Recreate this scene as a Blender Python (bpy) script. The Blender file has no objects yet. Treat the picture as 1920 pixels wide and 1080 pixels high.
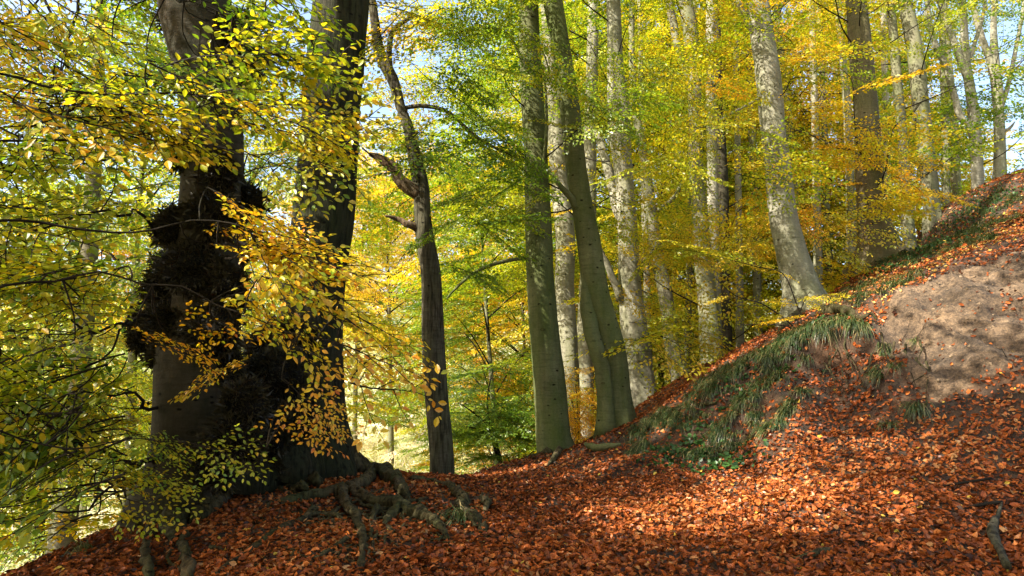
import bpy, math, random
import numpy as np
from mathutils import Vector, Matrix
random.seed(7); R = np.random.default_rng(11)
rad = math.radians
S = bpy.context.scene
COL = S.collection

# ---------------------------------------------------------------- camera, light, exposure
PITCH = rad(8.0); F = 1280.0; EYE = np.array([0.0, 0.0, 1.6])
cd = bpy.data.cameras.new("camera"); cam = bpy.data.objects.new("camera", cd); COL.objects.link(cam)
cam.location = EYE; cam.rotation_euler = (rad(90) + PITCH, 0, 0)
cd.sensor_width = 36; cd.lens = 24.0; cd.clip_start = 0.05; cd.clip_end = 2000
S.camera = cam
SUN_EL = rad(42); SUN_AZ = rad(58)            # the sun stands behind the camera's left shoulder
sdir = np.array([-math.sin(SUN_AZ) * math.cos(SUN_EL), -math.cos(SUN_AZ) * math.cos(SUN_EL), math.sin(SUN_EL)])
w = bpy.data.worlds.new("World"); S.world = w; w.use_nodes = True
nt = w.node_tree; bg = nt.nodes["Background"]
sky = nt.nodes.new("ShaderNodeTexSky"); sky.sky_type = 'NISHITA'; sky.sun_disc = False
sky.sun_elevation = SUN_EL; sky.sun_rotation = math.atan2(sdir[0], sdir[1]); sky.air_density = 1.0; sky.dust_density = 3.5; sky.ozone_density = 0.35
nt.links.new(sky.outputs[0], bg.inputs[0]); bg.inputs[1].default_value = 0.15
sl = bpy.data.lights.new("sun", 'SUN'); sl.energy = 5.0; sl.angle = rad(0.5); sl.color = (1.0, 0.94, 0.82)
so = bpy.data.objects.new("sun", sl); COL.objects.link(so)
so.rotation_euler = Vector(sdir).to_track_quat('Z', 'Y').to_euler(); so.location = (0, 0, 30)
S.view_settings.view_transform = 'Standard'; S.view_settings.look = 'None'
S.view_settings.exposure = 1.8; S.view_settings.gamma = 1.0
S.render.engine = 'CYCLES'
S.cycles.max_bounces = 7; S.cycles.diffuse_bounces = 4; S.cycles.transmission_bounces = 5; S.cycles.transparent_max_bounces = 4
S.cycles.glossy_bounces = 2

# ---------------------------------------------------------------- helpers
cp, sp_ = math.cos(PITCH), math.sin(PITCH)
def ray(u, v):
    dx = (u - 960) / F; dz = (540 - v) / F
    return np.array([dx, cp - dz * sp_, sp_ + dz * cp])
def W(u, v, y):
    d = ray(u, v); return EYE + d * (y / d[1])
def wid(P, w):                                    # width in photo pixels -> metres at P
    q = P - EYE; return w / F * (q[1] * cp + q[2] * sp_)
def project(P):
    P = np.atleast_2d(P); q = P - EYE
    z = q[:, 1] * cp + q[:, 2] * sp_; up = -q[:, 1] * sp_ + q[:, 2] * cp
    z = np.where(z < .05, .05, z)
    return 960 + F * q[:, 0] / z, 540 - F * up / z, z

def _hash(i, j, k):
    h = (i * 374761393 + j * 668265263 + k * 1274126177) & 0xffffffff
    h = ((h ^ (h >> 13)) * 1103515245) & 0xffffffff
    return ((h ^ (h >> 16)) & 0xffff) / 65535.0
def vnoise(x, y, z=0.0):
    x, y, z = np.broadcast_arrays(np.asarray(x, float), np.asarray(y, float), np.asarray(z, float))
    i, j, k = np.floor(x).astype(np.int64), np.floor(y).astype(np.int64), np.floor(z).astype(np.int64)
    a, b, c = x - i, y - j, z - k
    a, b, c = a*a*(3-2*a), b*b*(3-2*b), c*c*(3-2*c)
    r = 0
    for di in (0, 1):
        for dj in (0, 1):
            for dk in (0, 1):
                r = r + _hash(i+di, j+dj, k+dk) * (a if di else 1-a) * (b if dj else 1-b) * (c if dk else 1-c)
    return r * 2 - 1
def fbm(x, y, z=0.0, n=3):
    r = 0; s = 1.0
    for o in range(n):
        r = r + s * vnoise(x * 2**o + 17*o, y * 2**o + 5*o, np.asarray(z) * 2**o); s *= .5
    return r
def smooth(a, b, x):
    t = np.clip((x - a) / (b - a), 0, 1); return t*t*(3-2*t)

def tag(o, label=None, cat=None, group=None, kind=None):
    if label: o['label'] = label
    if cat: o['category'] = cat
    if group: o['group'] = group
    if kind: o['kind'] = kind
    return o
def empty(name, loc, label, cat, group=None):
    o = bpy.data.objects.new(name, None); COL.objects.link(o); o.location = [float(a) for a in loc]
    return tag(o, label, cat, group)
def link(name, me, parent=None, origin=None):
    o = bpy.data.objects.new(name, me); COL.objects.link(o)
    if parent is not None:
        o.parent = parent
    return o

class MB:
    """collects vertices and faces (of any size) with one tint per face and a material slot"""
    def __init__(s): s.V = []; s.L = []; s.N = []; s.T = []; s.M = []; s.n = 0; s.SM = []
    def add(s, V, loops, sizes, tint=None, mat=0, smoothf=False):
        V = np.asarray(V, np.float32); s.V.append(V); s.L.append(np.asarray(loops, np.int64) + s.n); s.n += len(V)
        sizes = np.asarray(sizes, np.int32); s.N.append(sizes); k = len(sizes)
        s.T.append(np.full(k, .5, np.float32) if tint is None else np.broadcast_to(np.asarray(tint, np.float32), (k,)).copy())
        s.M.append(np.broadcast_to(np.asarray(mat, np.int32), (k,)).copy()); s.SM.append(np.full(k, smoothf))
    def stamp(s, P, A, T, dt):
        """P = (V, loops, sizes, tint, mat); A (M,3,3), T (M,3), dt (M,) tint offsets"""
        V, L, N, ti, ma = P; M = len(A)
        if M == 0: return
        VV = np.einsum('mij,vj->mvi', A, V) + T[:, None, :]
        LL = (L[None, :] + (np.arange(M) * len(V))[:, None]).ravel()
        s.V.append(VV.reshape(-1, 3).astype(np.float32)); s.L.append(LL + s.n); s.n += M * len(V)
        s.N.append(np.tile(N, M)); s.T.append((ti[None, :] + dt[:, None]).ravel().astype(np.float32))
        s.M.append(np.tile(ma, M)); s.SM.append(np.zeros(M * len(N), bool))
    def tube(s, pts, r, k=6, mat=1, tint=.5, cap=True):
        V, L, N = tube_geo(np.asarray(pts, float), np.asarray(r, float), k)
        s.add(V, L, N, tint, mat, True)
    def build(s, name, mats, parent=None, origin=(0, 0, 0)):
        V = np.concatenate(s.V) - np.asarray(origin, np.float32); L = np.concatenate(s.L); N = np.concatenate(s.N)
        me = bpy.data.meshes.new(name)
        me.vertices.add(len(V)); me.vertices.foreach_set('co', V.astype(np.float32).ravel())
        me.loops.add(len(L)); me.loops.foreach_set('vertex_index', L.astype(np.int32))
        me.polygons.add(len(N)); st = np.concatenate([[0], np.cumsum(N)[:-1]]).astype(np.int32)
        me.polygons.foreach_set('loop_start', st)
        me.polygons.foreach_set('material_index', np.concatenate(s.M))
        me.polygons.foreach_set('use_smooth', np.concatenate(s.SM))
        a = me.attributes.new('tint', 'FLOAT', 'FACE'); a.data.foreach_set('value', np.concatenate(s.T))
        for m in mats: me.materials.append(m)
        me.update(calc_edges=True)
        return link(name, me, parent)

def tube_geo(P, r, k, rot=0.0):
    n = len(P); T = np.gradient(P, axis=0); T /= np.linalg.norm(T, axis=1)[:, None] + 1e-9
    up = np.array([0, 0, 1.0]) if abs(T[0][2]) < .8 else np.array([1.0, 0, 0])
    U = np.zeros_like(P); u = np.cross(up, T[0]); u /= np.linalg.norm(u)
    for i in range(n):
        u = u - T[i] * u.dot(T[i]); u /= np.linalg.norm(u) + 1e-9; U[i] = u
    B = np.cross(T, U); th = np.arange(k) * 2 * math.pi / k
    r = np.asarray(r)
    rr = r if r.ndim == 2 else np.repeat(r[:, None], k, 1)
    V = P[:, None, :] + rr[:, :, None] * (np.cos(th)[None, :, None] * U[:, None, :] + np.sin(th)[None, :, None] * B[:, None, :])
    i = np.arange(n - 1)[:, None]; j = np.arange(k)[None, :]; j2 = (j + 1) % k
    q = np.stack([i*k + j, i*k + j2, (i+1)*k + j2, (i+1)*k + j], -1).reshape(-1)
    L = np.concatenate([q, np.arange(k)[::-1], (n-1)*k + np.arange(k)])
    N = np.concatenate([np.full((n-1)*k, 4), [k, k]])
    return V.reshape(-1, 3), L, N
def spline(P, n):
    P = np.asarray(P, float)
    if len(P) == 2: t = np.linspace(0, 1, n)[:, None]; return P[0] * (1-t) + P[1] * t
    Q = np.vstack([2*P[0]-P[1], P, 2*P[-1]-P[-2]])
    seg = np.linalg.norm(P[1:, :3] - P[:-1, :3], axis=1); c = np.concatenate([[0], np.cumsum(seg)])
    out = []
    for d in np.linspace(0, c[-1], n):
        i = min(np.searchsorted(c, d, 'right') - 1, len(P) - 2); t = (d - c[i]) / max(seg[i], 1e-9)
        a, b, e, f = Q[i], Q[i+1], Q[i+2], Q[i+3]
        out.append(.5 * (2*b + (e-a)*t + (2*a-5*b+4*e-f)*t*t + (3*b-a-3*e+f)*t**3))
    return np.array(out)
def frame_from(x, zhint):
    """rows of unit axes -> matrix whose columns are x, y, z"""
    x = x / (np.linalg.norm(x, axis=-1, keepdims=True) + 1e-9)
    y = np.cross(zhint, x); y /= np.linalg.norm(y, axis=-1, keepdims=True) + 1e-9
    z = np.cross(x, y); return np.stack([x, y, z], -1)

# ---------------------------------------------------------------- materials
def mat(name):
    m = bpy.data.materials.new(name); m.use_nodes = True; t = m.node_tree
    for n in list(t.nodes): t.nodes.remove(n)
    o = t.nodes.new('ShaderNodeOutputMaterial'); return m, t, o
def N_(t, kind, **kw):
    n = t.nodes.new('ShaderNode' + kind)
    for k, v in kw.items():
        if k in ('inp',):
            for a, b in v.items(): n.inputs[a].default_value = b
        else: setattr(n, k, v)
    return n
def ramp(t, src, stops, interp='LINEAR'):
    r = t.nodes.new('ShaderNodeValToRGB'); e = r.color_ramp.elements; r.color_ramp.interpolation = interp
    while len(e) > 1: e.remove(e[-1])
    e[0].position = stops[0][0]; e[0].color = (*stops[0][1], 1)
    for p, c in stops[1:]:
        x = e.new(p); x.color = (*c, 1)
    t.links.new(src, r.inputs[0]); return r.outputs[0]
def mixc(t, f, a, b, mode='MIX'):
    m = t.nodes.new('ShaderNodeMix'); m.data_type = 'RGBA'; m.blend_type = mode
    for k, x in ((0, f), (6, a), (7, b)):
        if hasattr(x, 'is_linked') or hasattr(x, 'links'): t.links.new(x, m.inputs[k])
        else: m.inputs[k].default_value = x if k == 0 else (*x, 1)
    return m.outputs[2]
def noise(t, vec, scale, detail=4, rough=.55, out=0):
    n = N_(t, 'TexNoise'); n.inputs['Scale'].default_value = scale; n.inputs['Detail'].default_value = detail
    n.inputs['Roughness'].default_value = rough; t.links.new(vec, n.inputs['Vector']); return n.outputs[out]
def mapv(t, vec, sc):
    m = N_(t, 'Mapping'); m.inputs['Scale'].default_value = sc; t.links.new(vec, m.inputs[0]); return m.outputs[0]

LEAF_STOPS = [(0.0, (.07, .16, .012)), (.18, (.17, .28, .014)), (.36, (.46, .47, .018)), (.54, (.72, .47, .018)),
              (.7, (.76, .33, .015)), (.85, (.52, .14, .015)), (1.0, (.22, .06, .02))]
def leaf_material(name, stops, trans=.55, gain=1.0, gloss=.04):
    m, t, o = mat(name)
    at = N_(t, 'Attribute', attribute_name='tint', attribute_type='GEOMETRY')
    c = ramp(t, at.outputs['Fac'], stops)
    g = N_(t, 'NewGeometry'); n1 = noise(t, g.outputs['Position'], 60, 2)
    c = mixc(t, .28, c, ramp(t, n1, [(.3, (.5, .45, .35)), (.65, (1.1, 1.1, 1.1))]), 'MULTIPLY')
    if gain != 1: c = mixc(t, 1.0, c, (gain, gain, gain), 'MULTIPLY')
    d = N_(t, 'BsdfDiffuse'); t.links.new(c, d.inputs[0])
    tr = N_(t, 'BsdfTranslucent'); c2 = mixc(t, 1.0, c, (1.15, 1.1, .6), 'MULTIPLY'); t.links.new(c2, tr.inputs[0])
    mx = N_(t, 'MixShader'); mx.inputs[0].default_value = trans
    t.links.new(d.outputs[0], mx.inputs[1]); t.links.new(tr.outputs[0], mx.inputs[2])
    gl = N_(t, 'BsdfGlossy'); gl.inputs['Roughness'].default_value = .38
    m2 = N_(t, 'MixShader'); m2.inputs[0].default_value = gloss
    t.links.new(mx.outputs[0], m2.inputs[1]); t.links.new(gl.outputs[0], m2.inputs[2])
    t.links.new(m2.outputs[0], o.inputs[0]); return m
M_LEAF = leaf_material('beech_leaf', LEAF_STOPS)
M_LITTER = leaf_material('dry_leaf', [(0, (.045, .016, .006)), (.3, (.18, .046, .012)), (.55, (.37, .093, .02)), (.8, (.47, .16, .038)), (.93, (.42, .22, .09)), (1, (.60, .40, .06))], .12, 1.0, .02)
M_GRASS = leaf_material('sedge_blade', [(0, (.02, .045, .012)), (.5, (.055, .09, .025)), (.75, (.13, .14, .04)), (1, (.30, .22, .10))], .25, 1.0, .05)
M_IVY = leaf_material('ivy_leaf', [(0, (.012, .035, .01)), (1, (.05, .11, .025))], .2, 1.0, .02)

def bark(name, light, dark, algae, alg_amt, ridge=False, bump=.35, sc=1.0):
    m, t, o = mat(name)
    tc = N_(t, 'TexCoord'); v = tc.outputs['Object']
    b = N_(t, 'BsdfPrincipled'); b.inputs['Roughness'].default_value = .85; b.inputs['Specular IOR Level'].default_value = .12
    n1 = noise(t, v, 2.2 * sc, 6, .6)
    c = mixc(t, ramp(t, n1, [(.28, (0, 0, 0)), (.74, (1, 1, 1))]), light, dark)
    n2 = noise(t, mapv(t, v, (5*sc, 5*sc, 38*sc)), 1.0, 5, .65)          # horizontal lenticels and wrinkles
    c = mixc(t, .5, c, ramp(t, n2, [(.33, (.25, .22, .18)), (.52, (1, 1, 1))]), 'MULTIPLY')
    n3 = noise(t, mapv(t, v, (1.6, 1.6, .7)), 1.5, 5, .65)
    c = mixc(t, ramp(t, n3, [(.46 - alg_amt*.3, (0, 0, 0)), (.76 - alg_amt*.1, (1, 1, 1))]), c, algae)
    vo = N_(t, 'TexVoronoi'); vo.inputs['Scale'].default_value = 1.0; vo.inputs['Randomness'].default_value = 1
    t.links.new(mapv(t, v, (5, 5, 9)), vo.inputs['Vector'])
    n5 = noise(t, v, 14, 3)
    add = N_(t, 'Math', operation='ADD'); t.links.new(vo.outputs['Distance'], add.inputs[0])
    ms = N_(t, 'Math', operation='MULTIPLY', inp={1: .35}); t.links.new(n5, ms.inputs[0]); t.links.new(ms.outputs[0], add.inputs[1])
    c = mixc(t, 1.0, c, ramp(t, add.outputs[0], [(.24, (.12, .11, .09)), (.31, (1, 1, 1))]), 'MULTIPLY')   # knots and eyes
    v2 = N_(t, 'TexVoronoi'); v2.inputs['Scale'].default_value = 1.0; t.links.new(mapv(t, v, (1.7, 1.7, 3.6)), v2.inputs['Vector'])
    a2 = N_(t, 'Math', operation='ADD'); m9 = N_(t, 'Math', operation='MULTIPLY', inp={1: .12}); t.links.new(noise(t, v, 9, 4), m9.inputs[0]); t.links.new(m9.outputs[0], a2.inputs[1]); t.links.new(v2.outputs['Distance'], a2.inputs[0])
    c = mixc(t, .8, c, ramp(t, a2.outputs[0], [(.10, (.3, .27, .2)), (.135, (.95, .93, .88)), (.15, (.4, .37, .3)), (.175, (1, 1, 1))]), 'MULTIPLY')
    st = noise(t, mapv(t, v, (7, 7, .5)), 1.0, 5, .6); c = mixc(t, .4, c, ramp(t, st, [(.36, (.42, .42, .34)), (.58, (1.05, 1.05, 1))]), 'MULTIPLY')   # rain streaks
    n6 = noise(t, v, 38, 4, .7)
    c = mixc(t, .45, c, ramp(t, n6, [(.3, (.5, .5, .45)), (.6, (1.05, 1.05, 1))]), 'MULTIPLY')
    bp = N_(t, 'Bump'); bp.inputs['Strength'].default_value = bump; bp.inputs['Distance'].default_value = .03
    if ridge:
        nr = noise(t, mapv(t, v, (26, 26, 3.2)), 1.0, 5, .6)
        rr = ramp(t, nr, [(.36, (.16, .14, .11)), (.55, (1, 1, 1))])
        c = mixc(t, .85, c, rr, 'MULTIPLY'); t.links.new(nr, bp.inputs['Height'])
    else:
        sm = N_(t, 'Math', operation='ADD'); t.links.new(n2, sm.inputs[0]); t.links.new(n6, sm.inputs[1])
        t.links.new(sm.outputs[0], bp.inputs['Height'])
    t.links.new(c, b.inputs['Base Color']); t.links.new(bp.outputs[0], b.inputs['Normal'])
    t.links.new(b.outputs[0], o.inputs[0]); return m
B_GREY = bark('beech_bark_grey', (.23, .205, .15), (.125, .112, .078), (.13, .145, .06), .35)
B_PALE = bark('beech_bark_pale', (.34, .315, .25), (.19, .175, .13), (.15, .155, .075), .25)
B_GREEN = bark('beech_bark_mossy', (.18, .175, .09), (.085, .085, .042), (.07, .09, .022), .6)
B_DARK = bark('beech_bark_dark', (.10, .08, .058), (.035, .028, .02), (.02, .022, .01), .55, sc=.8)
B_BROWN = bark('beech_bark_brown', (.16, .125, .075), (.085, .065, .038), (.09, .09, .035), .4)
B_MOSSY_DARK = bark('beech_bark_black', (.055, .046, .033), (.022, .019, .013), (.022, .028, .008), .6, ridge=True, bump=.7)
B_OAK = bark('furrowed_bark', (.125, .105, .075), (.065, .055, .038), (.06, .065, .03), .3, ridge=True, bump=.9)
B_BROKEN = bark('dead_wood', (.20, .13, .08), (.10, .06, .036), (.14, .12, .07), .1, ridge=True, bump=.8)
B_ROOT = bark('root_bark', (.145, .105, .06), (.05, .036, .02), (.05, .055, .018), .4, ridge=True, bump=1.0)
B_TWIG = bark('twig_bark', (.028, .02, .014), (.014, .01, .007), (.02, .018, .01), .2)
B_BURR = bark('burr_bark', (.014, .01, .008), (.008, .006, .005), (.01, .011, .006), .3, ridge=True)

# ---------------------------------------------------------------- terrain
CP = []
def c_(u, v, y): P = W(u, v, y); CP.append(P)
for a in [(100,1078,4.9),(330,1080,4.3),(640,1080,4.2),(960,1080,4.3),(1300,1080,4.3),(1600,1080,4.2),(1920,1080,4.1),(2150,1080,4.0),
          (400,1010,5.3),(700,980,5.9),(960,960,6.1),(1250,950,6.0),(1550,930,5.7),(1850,920,5.4),(2150,900,5.2),
          (250,992,6.4),(420,925,7.4),(650,900,8.6),(745,893,9.0),(850,903,9.4),(940,878,9.8),(1050,845,10.6),(1180,800,10.5),(1240,735,12),
          (1350,682,12.3),(1450,625,11.6),(1560,568,11.2),(1640,500,13),(1740,424,17),(1832,372,19.5),(1920,338,22),(2080,280,24),
          (1190,858,8.6),(1330,850,8.2),(1500,800,7.5),(1620,790,7.2),(1740,752,7.0),(1920,682,6.8),(2150,600,6.9),
          (1260,752,9.6),(1400,668,9.5),(1500,618,9.4),(1580,592,8.9),(1650,590,8.3),(1720,545,8.6),(1850,492,8.8),(1960,462,8.9),(2150,390,9.2),
          (1770,470,11.5),(1920,405,12.5),(2100,330,14)]: c_(*a)
for p in [(0,0,0),(0,2,.15),(3,0,.25),(-3,0,-.2),(-3,3,.1),(3,2,.4),(0,-6,-.3),(7,1,1.0),(8,-6,.8),(-8,-6,-2.0),(-7,1,-1.6),(-6.5,5,-1.4),(-9,9,-3.2),
          (-4.6,8.5,-.4),(-2,12,-1.0),(.8,13.5,-.5),(-6,15,-3.6),(0,18,-3.0),(3,16.5,-.5),(5.5,16,1.3),(5.5,22,-1.5),(9.5,17,3.6),(9,22,2.2),(12,20,5.4),
          (15,24,7.0),(14,29,4.5),(20,26,8.6),(10,29,-.5),(-12,22,-6),(0,28,-5.5),(-16,8,-6),(-14,-4,-5),(14,4,3.6),(14,11,6.0),(20,14,7.6),(20,4,5),(26,24,9),
          (-28,10,-7.5),(-20,30,-7),(0,42,-6.5),(18,40,-2),(30,36,3),(32,10,8),(20,-14,2),(0,-20,-1),(-22,-14,-6)]: CP.append(np.array(p, float))
CP = np.array(CP)
def _k(d2): return d2 * np.log(d2 + 1e-6) * .5
_n = len(CP); _X = CP[:, :2]
_K = _k(((_X[:, None] - _X[None]) ** 2).sum(-1)) + np.eye(_n) * .08
_P = np.hstack([np.ones((_n, 1)), _X]); _A = np.block([[_K, _P], [_P.T, np.zeros((3, 3))]])
_sol = np.linalg.solve(_A, np.concatenate([CP[:, 2], np.zeros(3)]))
def far_h(x, y):
    r = -6.5 + 3.5 * smooth(5, 60, x) * smooth(160, 30, y) + 26 * smooth(70, 230, y + .15*np.abs(x)) + 1.2 * fbm(x*.03, y*.03)
    return r + 6 * smooth(0, -60, y)
def H(x, y, detail=True):
    x = np.atleast_1d(np.asarray(x, float)); y = np.atleast_1d(np.asarray(y, float)); out = np.zeros(x.shape)
    xs, ys = x.ravel(), y.ravel(); o = np.zeros(len(xs))
    r = np.hypot(xs, ys - 8); near = r < 40
    for s in range(0, len(xs), 20000):
        m = near[s:s+20000]; a, b = xs[s:s+20000][m], ys[s:s+20000][m]
        d2 = (a[:, None] - _X[None, :, 0]) ** 2 + (b[:, None] - _X[None, :, 1]) ** 2
        t = _k(d2) @ _sol[:_n] + _sol[_n] + _sol[_n+1] * a + _sol[_n+2] * b
        q = o[s:s+20000]; q[m] = t; o[s:s+20000] = q
    f = far_h(xs, ys); b = smooth(24, 38, r); o = o * (1 - b) + f * b
    if detail:
        o = o + .035 * fbm(xs * 1.3, ys * 1.3) * smooth(60, 20, r) + .012 * fbm(xs * 6, ys * 6, 3.1) * smooth(30, 12, r)
        bare = bare_mask(xs, ys); rg = 1 - np.abs(fbm(xs*2.2 + ys*.8, ys*1.6, 8.0, 4)); o = o + bare * (.20 * rg - .12 + .035 * fbm(xs*9, ys*9, 2.0, 3))
        hw = W(1690, 600, 8.2); o = o - .5 * np.exp(-(((xs - hw[0]) / .42)**2 + ((ys - hw[1]) / .3)**2))
        for bu, bv, by_, s_, a_ in ((1585, 735, 7.7, .3, -.28), (1480, 690, 8.4, .35, .2), (1640, 700, 7.9, .35, .16), (1400, 790, 8.2, .35, .12), (1290, 800, 8.7, .4, .12), (1560, 790, 7.3, .25, -.1), (1540, 650, 8.6, .4, .12)):
            q_ = W(bu, bv, by_); o = o + a_ * np.exp(-(((xs - q_[0])**2 + (ys - q_[1])**2) / s_**2))
        l1, l2 = W(1430, 700, 8.9)[:2], W(1725, 655, 7.85)[:2]; ld = l2 - l1; ll = np.linalg.norm(ld); ld /= ll; nn_ = np.array([ld[1], -ld[0]])
        if nn_[1] > 0: nn_ = -nn_
        al = ((xs - l1[0])*ld[0] + (ys - l1[1])*ld[1]) / ll; sd = (xs - l1[0])*nn_[0] + (ys - l1[1])*nn_[1] + .12 * fbm(xs*2.2, ys*2.2, 3.0)
        o = o - (.27 * smooth(-.03, .07, sd) * np.exp(-(np.clip(sd, 0, 9)/.55)**2) - .07 * np.exp(-((sd + .1)/.16)**2)) * smooth(-.05, .15, al) * smooth(1.05, .8, al)
        bz = np.exp(-(((xs - 3.2) / 2.2)**2 + ((ys - 8.2) / 1.2)**2)); o = o + bz * .10 * fbm(xs*2.4, ys*2.4, 6.0, 3)
    return o.reshape(x.shape)
def poly_mask(u, v, poly, soft):
    """1 inside polygon, fading outside over soft px"""
    P = np.array(poly, float); n = len(P); ins = np.zeros(u.shape, bool); dm = np.full(u.shape, 1e9)
    for i in range(n):
        a, b = P[i], P[(i+1) % n]
        c = ((a[1] > v) != (b[1] > v)) & (u < (b[0]-a[0]) * (v-a[1]) / (b[1]-a[1] + 1e-9) + a[0]); ins ^= c
        d = b - a; t = np.clip(((u-a[0])*d[0] + (v-a[1])*d[1]) / (d@d), 0, 1)
        dm = np.minimum(dm, np.hypot(u-a[0]-t*d[0], v-a[1]-t*d[1]))
    return np.where(ins, 1.0, np.clip(1 - dm / soft, 0, 1))
# region outlines in plan view, found once from the place where their corners lie on the ground
def ground_pt(u, v, y0=3.0, y1=40.0):
    d = ray(u, v); ys = np.linspace(y0, y1, 700); P = EYE + d[None] * (ys / d[1])[:, None]
    h = H(P[:, 0], P[:, 1], False); k = np.where(P[:, 2] < h)[0]
    if not len(k):
        m_ = ys < 26; k = [int(np.argmin(np.where(m_, (P[:, 2] - h) / ys, 9)))]
    return np.array([P[k[0], 0], P[k[0], 1], h[k[0]]])
_bare = [W(1655,600,8.25)[:2], W(1700,556,8.6)[:2], W(1850,496,8.75)[:2], W(1960,474,8.8)[:2], W(2150,420,9.0)[:2], W(2150,600,7.1)[:2],
         W(1920,690,6.95)[:2], W(1850,720,6.95)[:2], W(1760,738,7.1)[:2], W(1725,700,7.4)[:2], W(1700,650,7.8)[:2]]
def bare_mask(x, y):
    return poly_mask(x, y, _bare, .22)

ang = np.concatenate([np.linspace(-180, -62, 40)[:-1], np.linspace(-62, 62, 520), np.linspace(62, 180, 40)[1:]])
ang = np.radians(ang); rr = np.concatenate([[.01], np.geomspace(.8, 3, 10)[:-1], np.geomspace(3, 30, 300)[:-1], np.geomspace(30, 900, 90)])
AA, RR = np.meshgrid(ang, rr); X = RR * np.sin(AA); Y = RR * np.cos(AA); Z = H(X, Y)
mb = MB(); na = len(ang); nr = len(rr); i = np.arange(nr-1)[:, None]; j = np.arange(na-1)[None]
q = np.stack([i*na+j, i*na+j+1, (i+1)*na+j+1, (i+1)*na+j], -1).reshape(-1, 4)[:, ::-1]
cx = X.ravel()[q].mean(1); cy = Y.ravel()[q].mean(1)
bm_ = bare_mask(cx, cy)
mb.add(np.stack([X.ravel(), Y.ravel(), Z.ravel()], 1), q.ravel(), np.full(len(q), 4), bm_, 0, True)
m, t, o = mat('forest_soil')
g = N_(t, 'NewGeometry'); v = g.outputs['Position']; b = N_(t, 'BsdfPrincipled'); b.inputs['Roughness'].default_value = .95
at = N_(t, 'Attribute', attribute_name='bare', attribute_type='GEOMETRY')
hum = mixc(t, ramp(t, noise(t, v, 3, 6, .6), [(.4, (0,)*3), (.6, (1,)*3)]), (.04, .026, .015), (.10, .048, .02))
san = mixc(t, ramp(t, noise(t, v, 1.6, 7, .65), [(.35, (0,)*3), (.65, (1,)*3)]), (.11, .072, .042), (.27, .175, .10))
san = mixc(t, .7, san, ramp(t, noise(t, mapv(t, v, (1, 1, 2.2)), 5, 7, .75), [(.36, (.32, .3, .26)), (.56, (1, 1, 1))]), 'MULTIPLY')
san = mixc(t, 1.0, san, ramp(t, noise(t, v, 17, 6, .75), [(.38, (.4, .37, .33)), (.52, (1, 1, 1)), (.66, (1.25, 1.2, 1.1))]), 'MULTIPLY')
san = mixc(t, .85, san, ramp(t, noise(t, v, 45, 4, .7), [(.35, (.45,)*3), (.6, (1.1,)*3)]), 'MULTIPLY')
hum = mixc(t, .6, hum, ramp(t, noise(t, v, 55, 4, .7), [(.35, (.4,)*3), (.6, (1.2,)*3)]), 'MULTIPLY')
mf = N_(t, 'Attribute', attribute_name='meadow', attribute_type='GEOMETRY')
mead = mixc(t, ramp(t, noise(t, v, .35, 6, .7), [(.4, (0,)*3), (.6, (1,)*3)]), (.34, .34, .14), (.58, .52, .36))
ad_ = N_(t, 'Math', operation='ADD'); t.links.new(at.outputs['Fac'], ad_.inputs[0]); t.links.new(noise(t, v, 2.5, 6, .7), ad_.inputs[1])
c = mixc(t, ramp(t, ad_.outputs[0], [(.92, (0,)*3), (1.04, (1,)*3)]), hum, san); c = mixc(t, mf.outputs['Fac'], c, mead); t.links.new(c, b.inputs['Base Color'])
bp = N_(t, 'Bump'); bp.inputs['Strength'].default_value = 1.0; bp.inputs['Distance'].default_value = .09
t.links.new(noise(t, v, 9, 9, .72), bp.inputs['Height']); t.links.new(bp.outputs[0], b.inputs['Normal']); t.links.new(b.outputs[0], o.inputs[0])
M_SOIL = m
gr = mb.build('ground', [M_SOIL]); tag(gr, kind='structure')
a = gr.data.attributes.new('bare', 'FLOAT', 'POINT'); a.data.foreach_set('value', bare_mask(X, Y).ravel().astype(np.float32))
far_m = smooth(20, 34, np.hypot(X, Y)); a = gr.data.attributes.new('meadow', 'FLOAT', 'POINT'); a.data.foreach_set('value', far_m.ravel().astype(np.float32))

# ---------------------------------------------------------------- leaf and spray patterns
def leaf_tpl(l, wd, near, fold=.18, curl=0.0):
    if near:
        xs = np.array([0, .18, .45, .75, 1.0]); ws = np.array([0, .30, .5, .34, 0]) * wd
        xs2 = xs * l
        def zc(x, yy): return fold * abs(yy) - curl * (x / l) ** 2 * l
        V = [(xs2[i], 0, zc(xs2[i], 0)) for i in range(5)] + [(xs2[i], ws[i], zc(xs2[i], ws[i])) for i in (1, 2, 3)] + [(xs2[i], -ws[i], zc(xs2[i], -ws[i])) for i in (1, 2, 3)]
        f = [[0, 1, 5], [1, 2, 6, 5], [2, 3, 7, 6], [3, 4, 7], [0, 8, 1], [1, 8, 9, 2], [2, 9, 10, 3], [3, 10, 4]]
        return np.array(V), np.concatenate(f).astype(np.int64), np.array([len(a) for a in f])
    V = np.array([(0, 0, 0), (.5*l, .5*wd, fold*wd*.5), (l, 0, -curl*l), (.5*l, -.5*wd, fold*wd*.5)])
    return V, np.array([0, 1, 2, 0, 2, 3]), np.array([3, 3])

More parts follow.
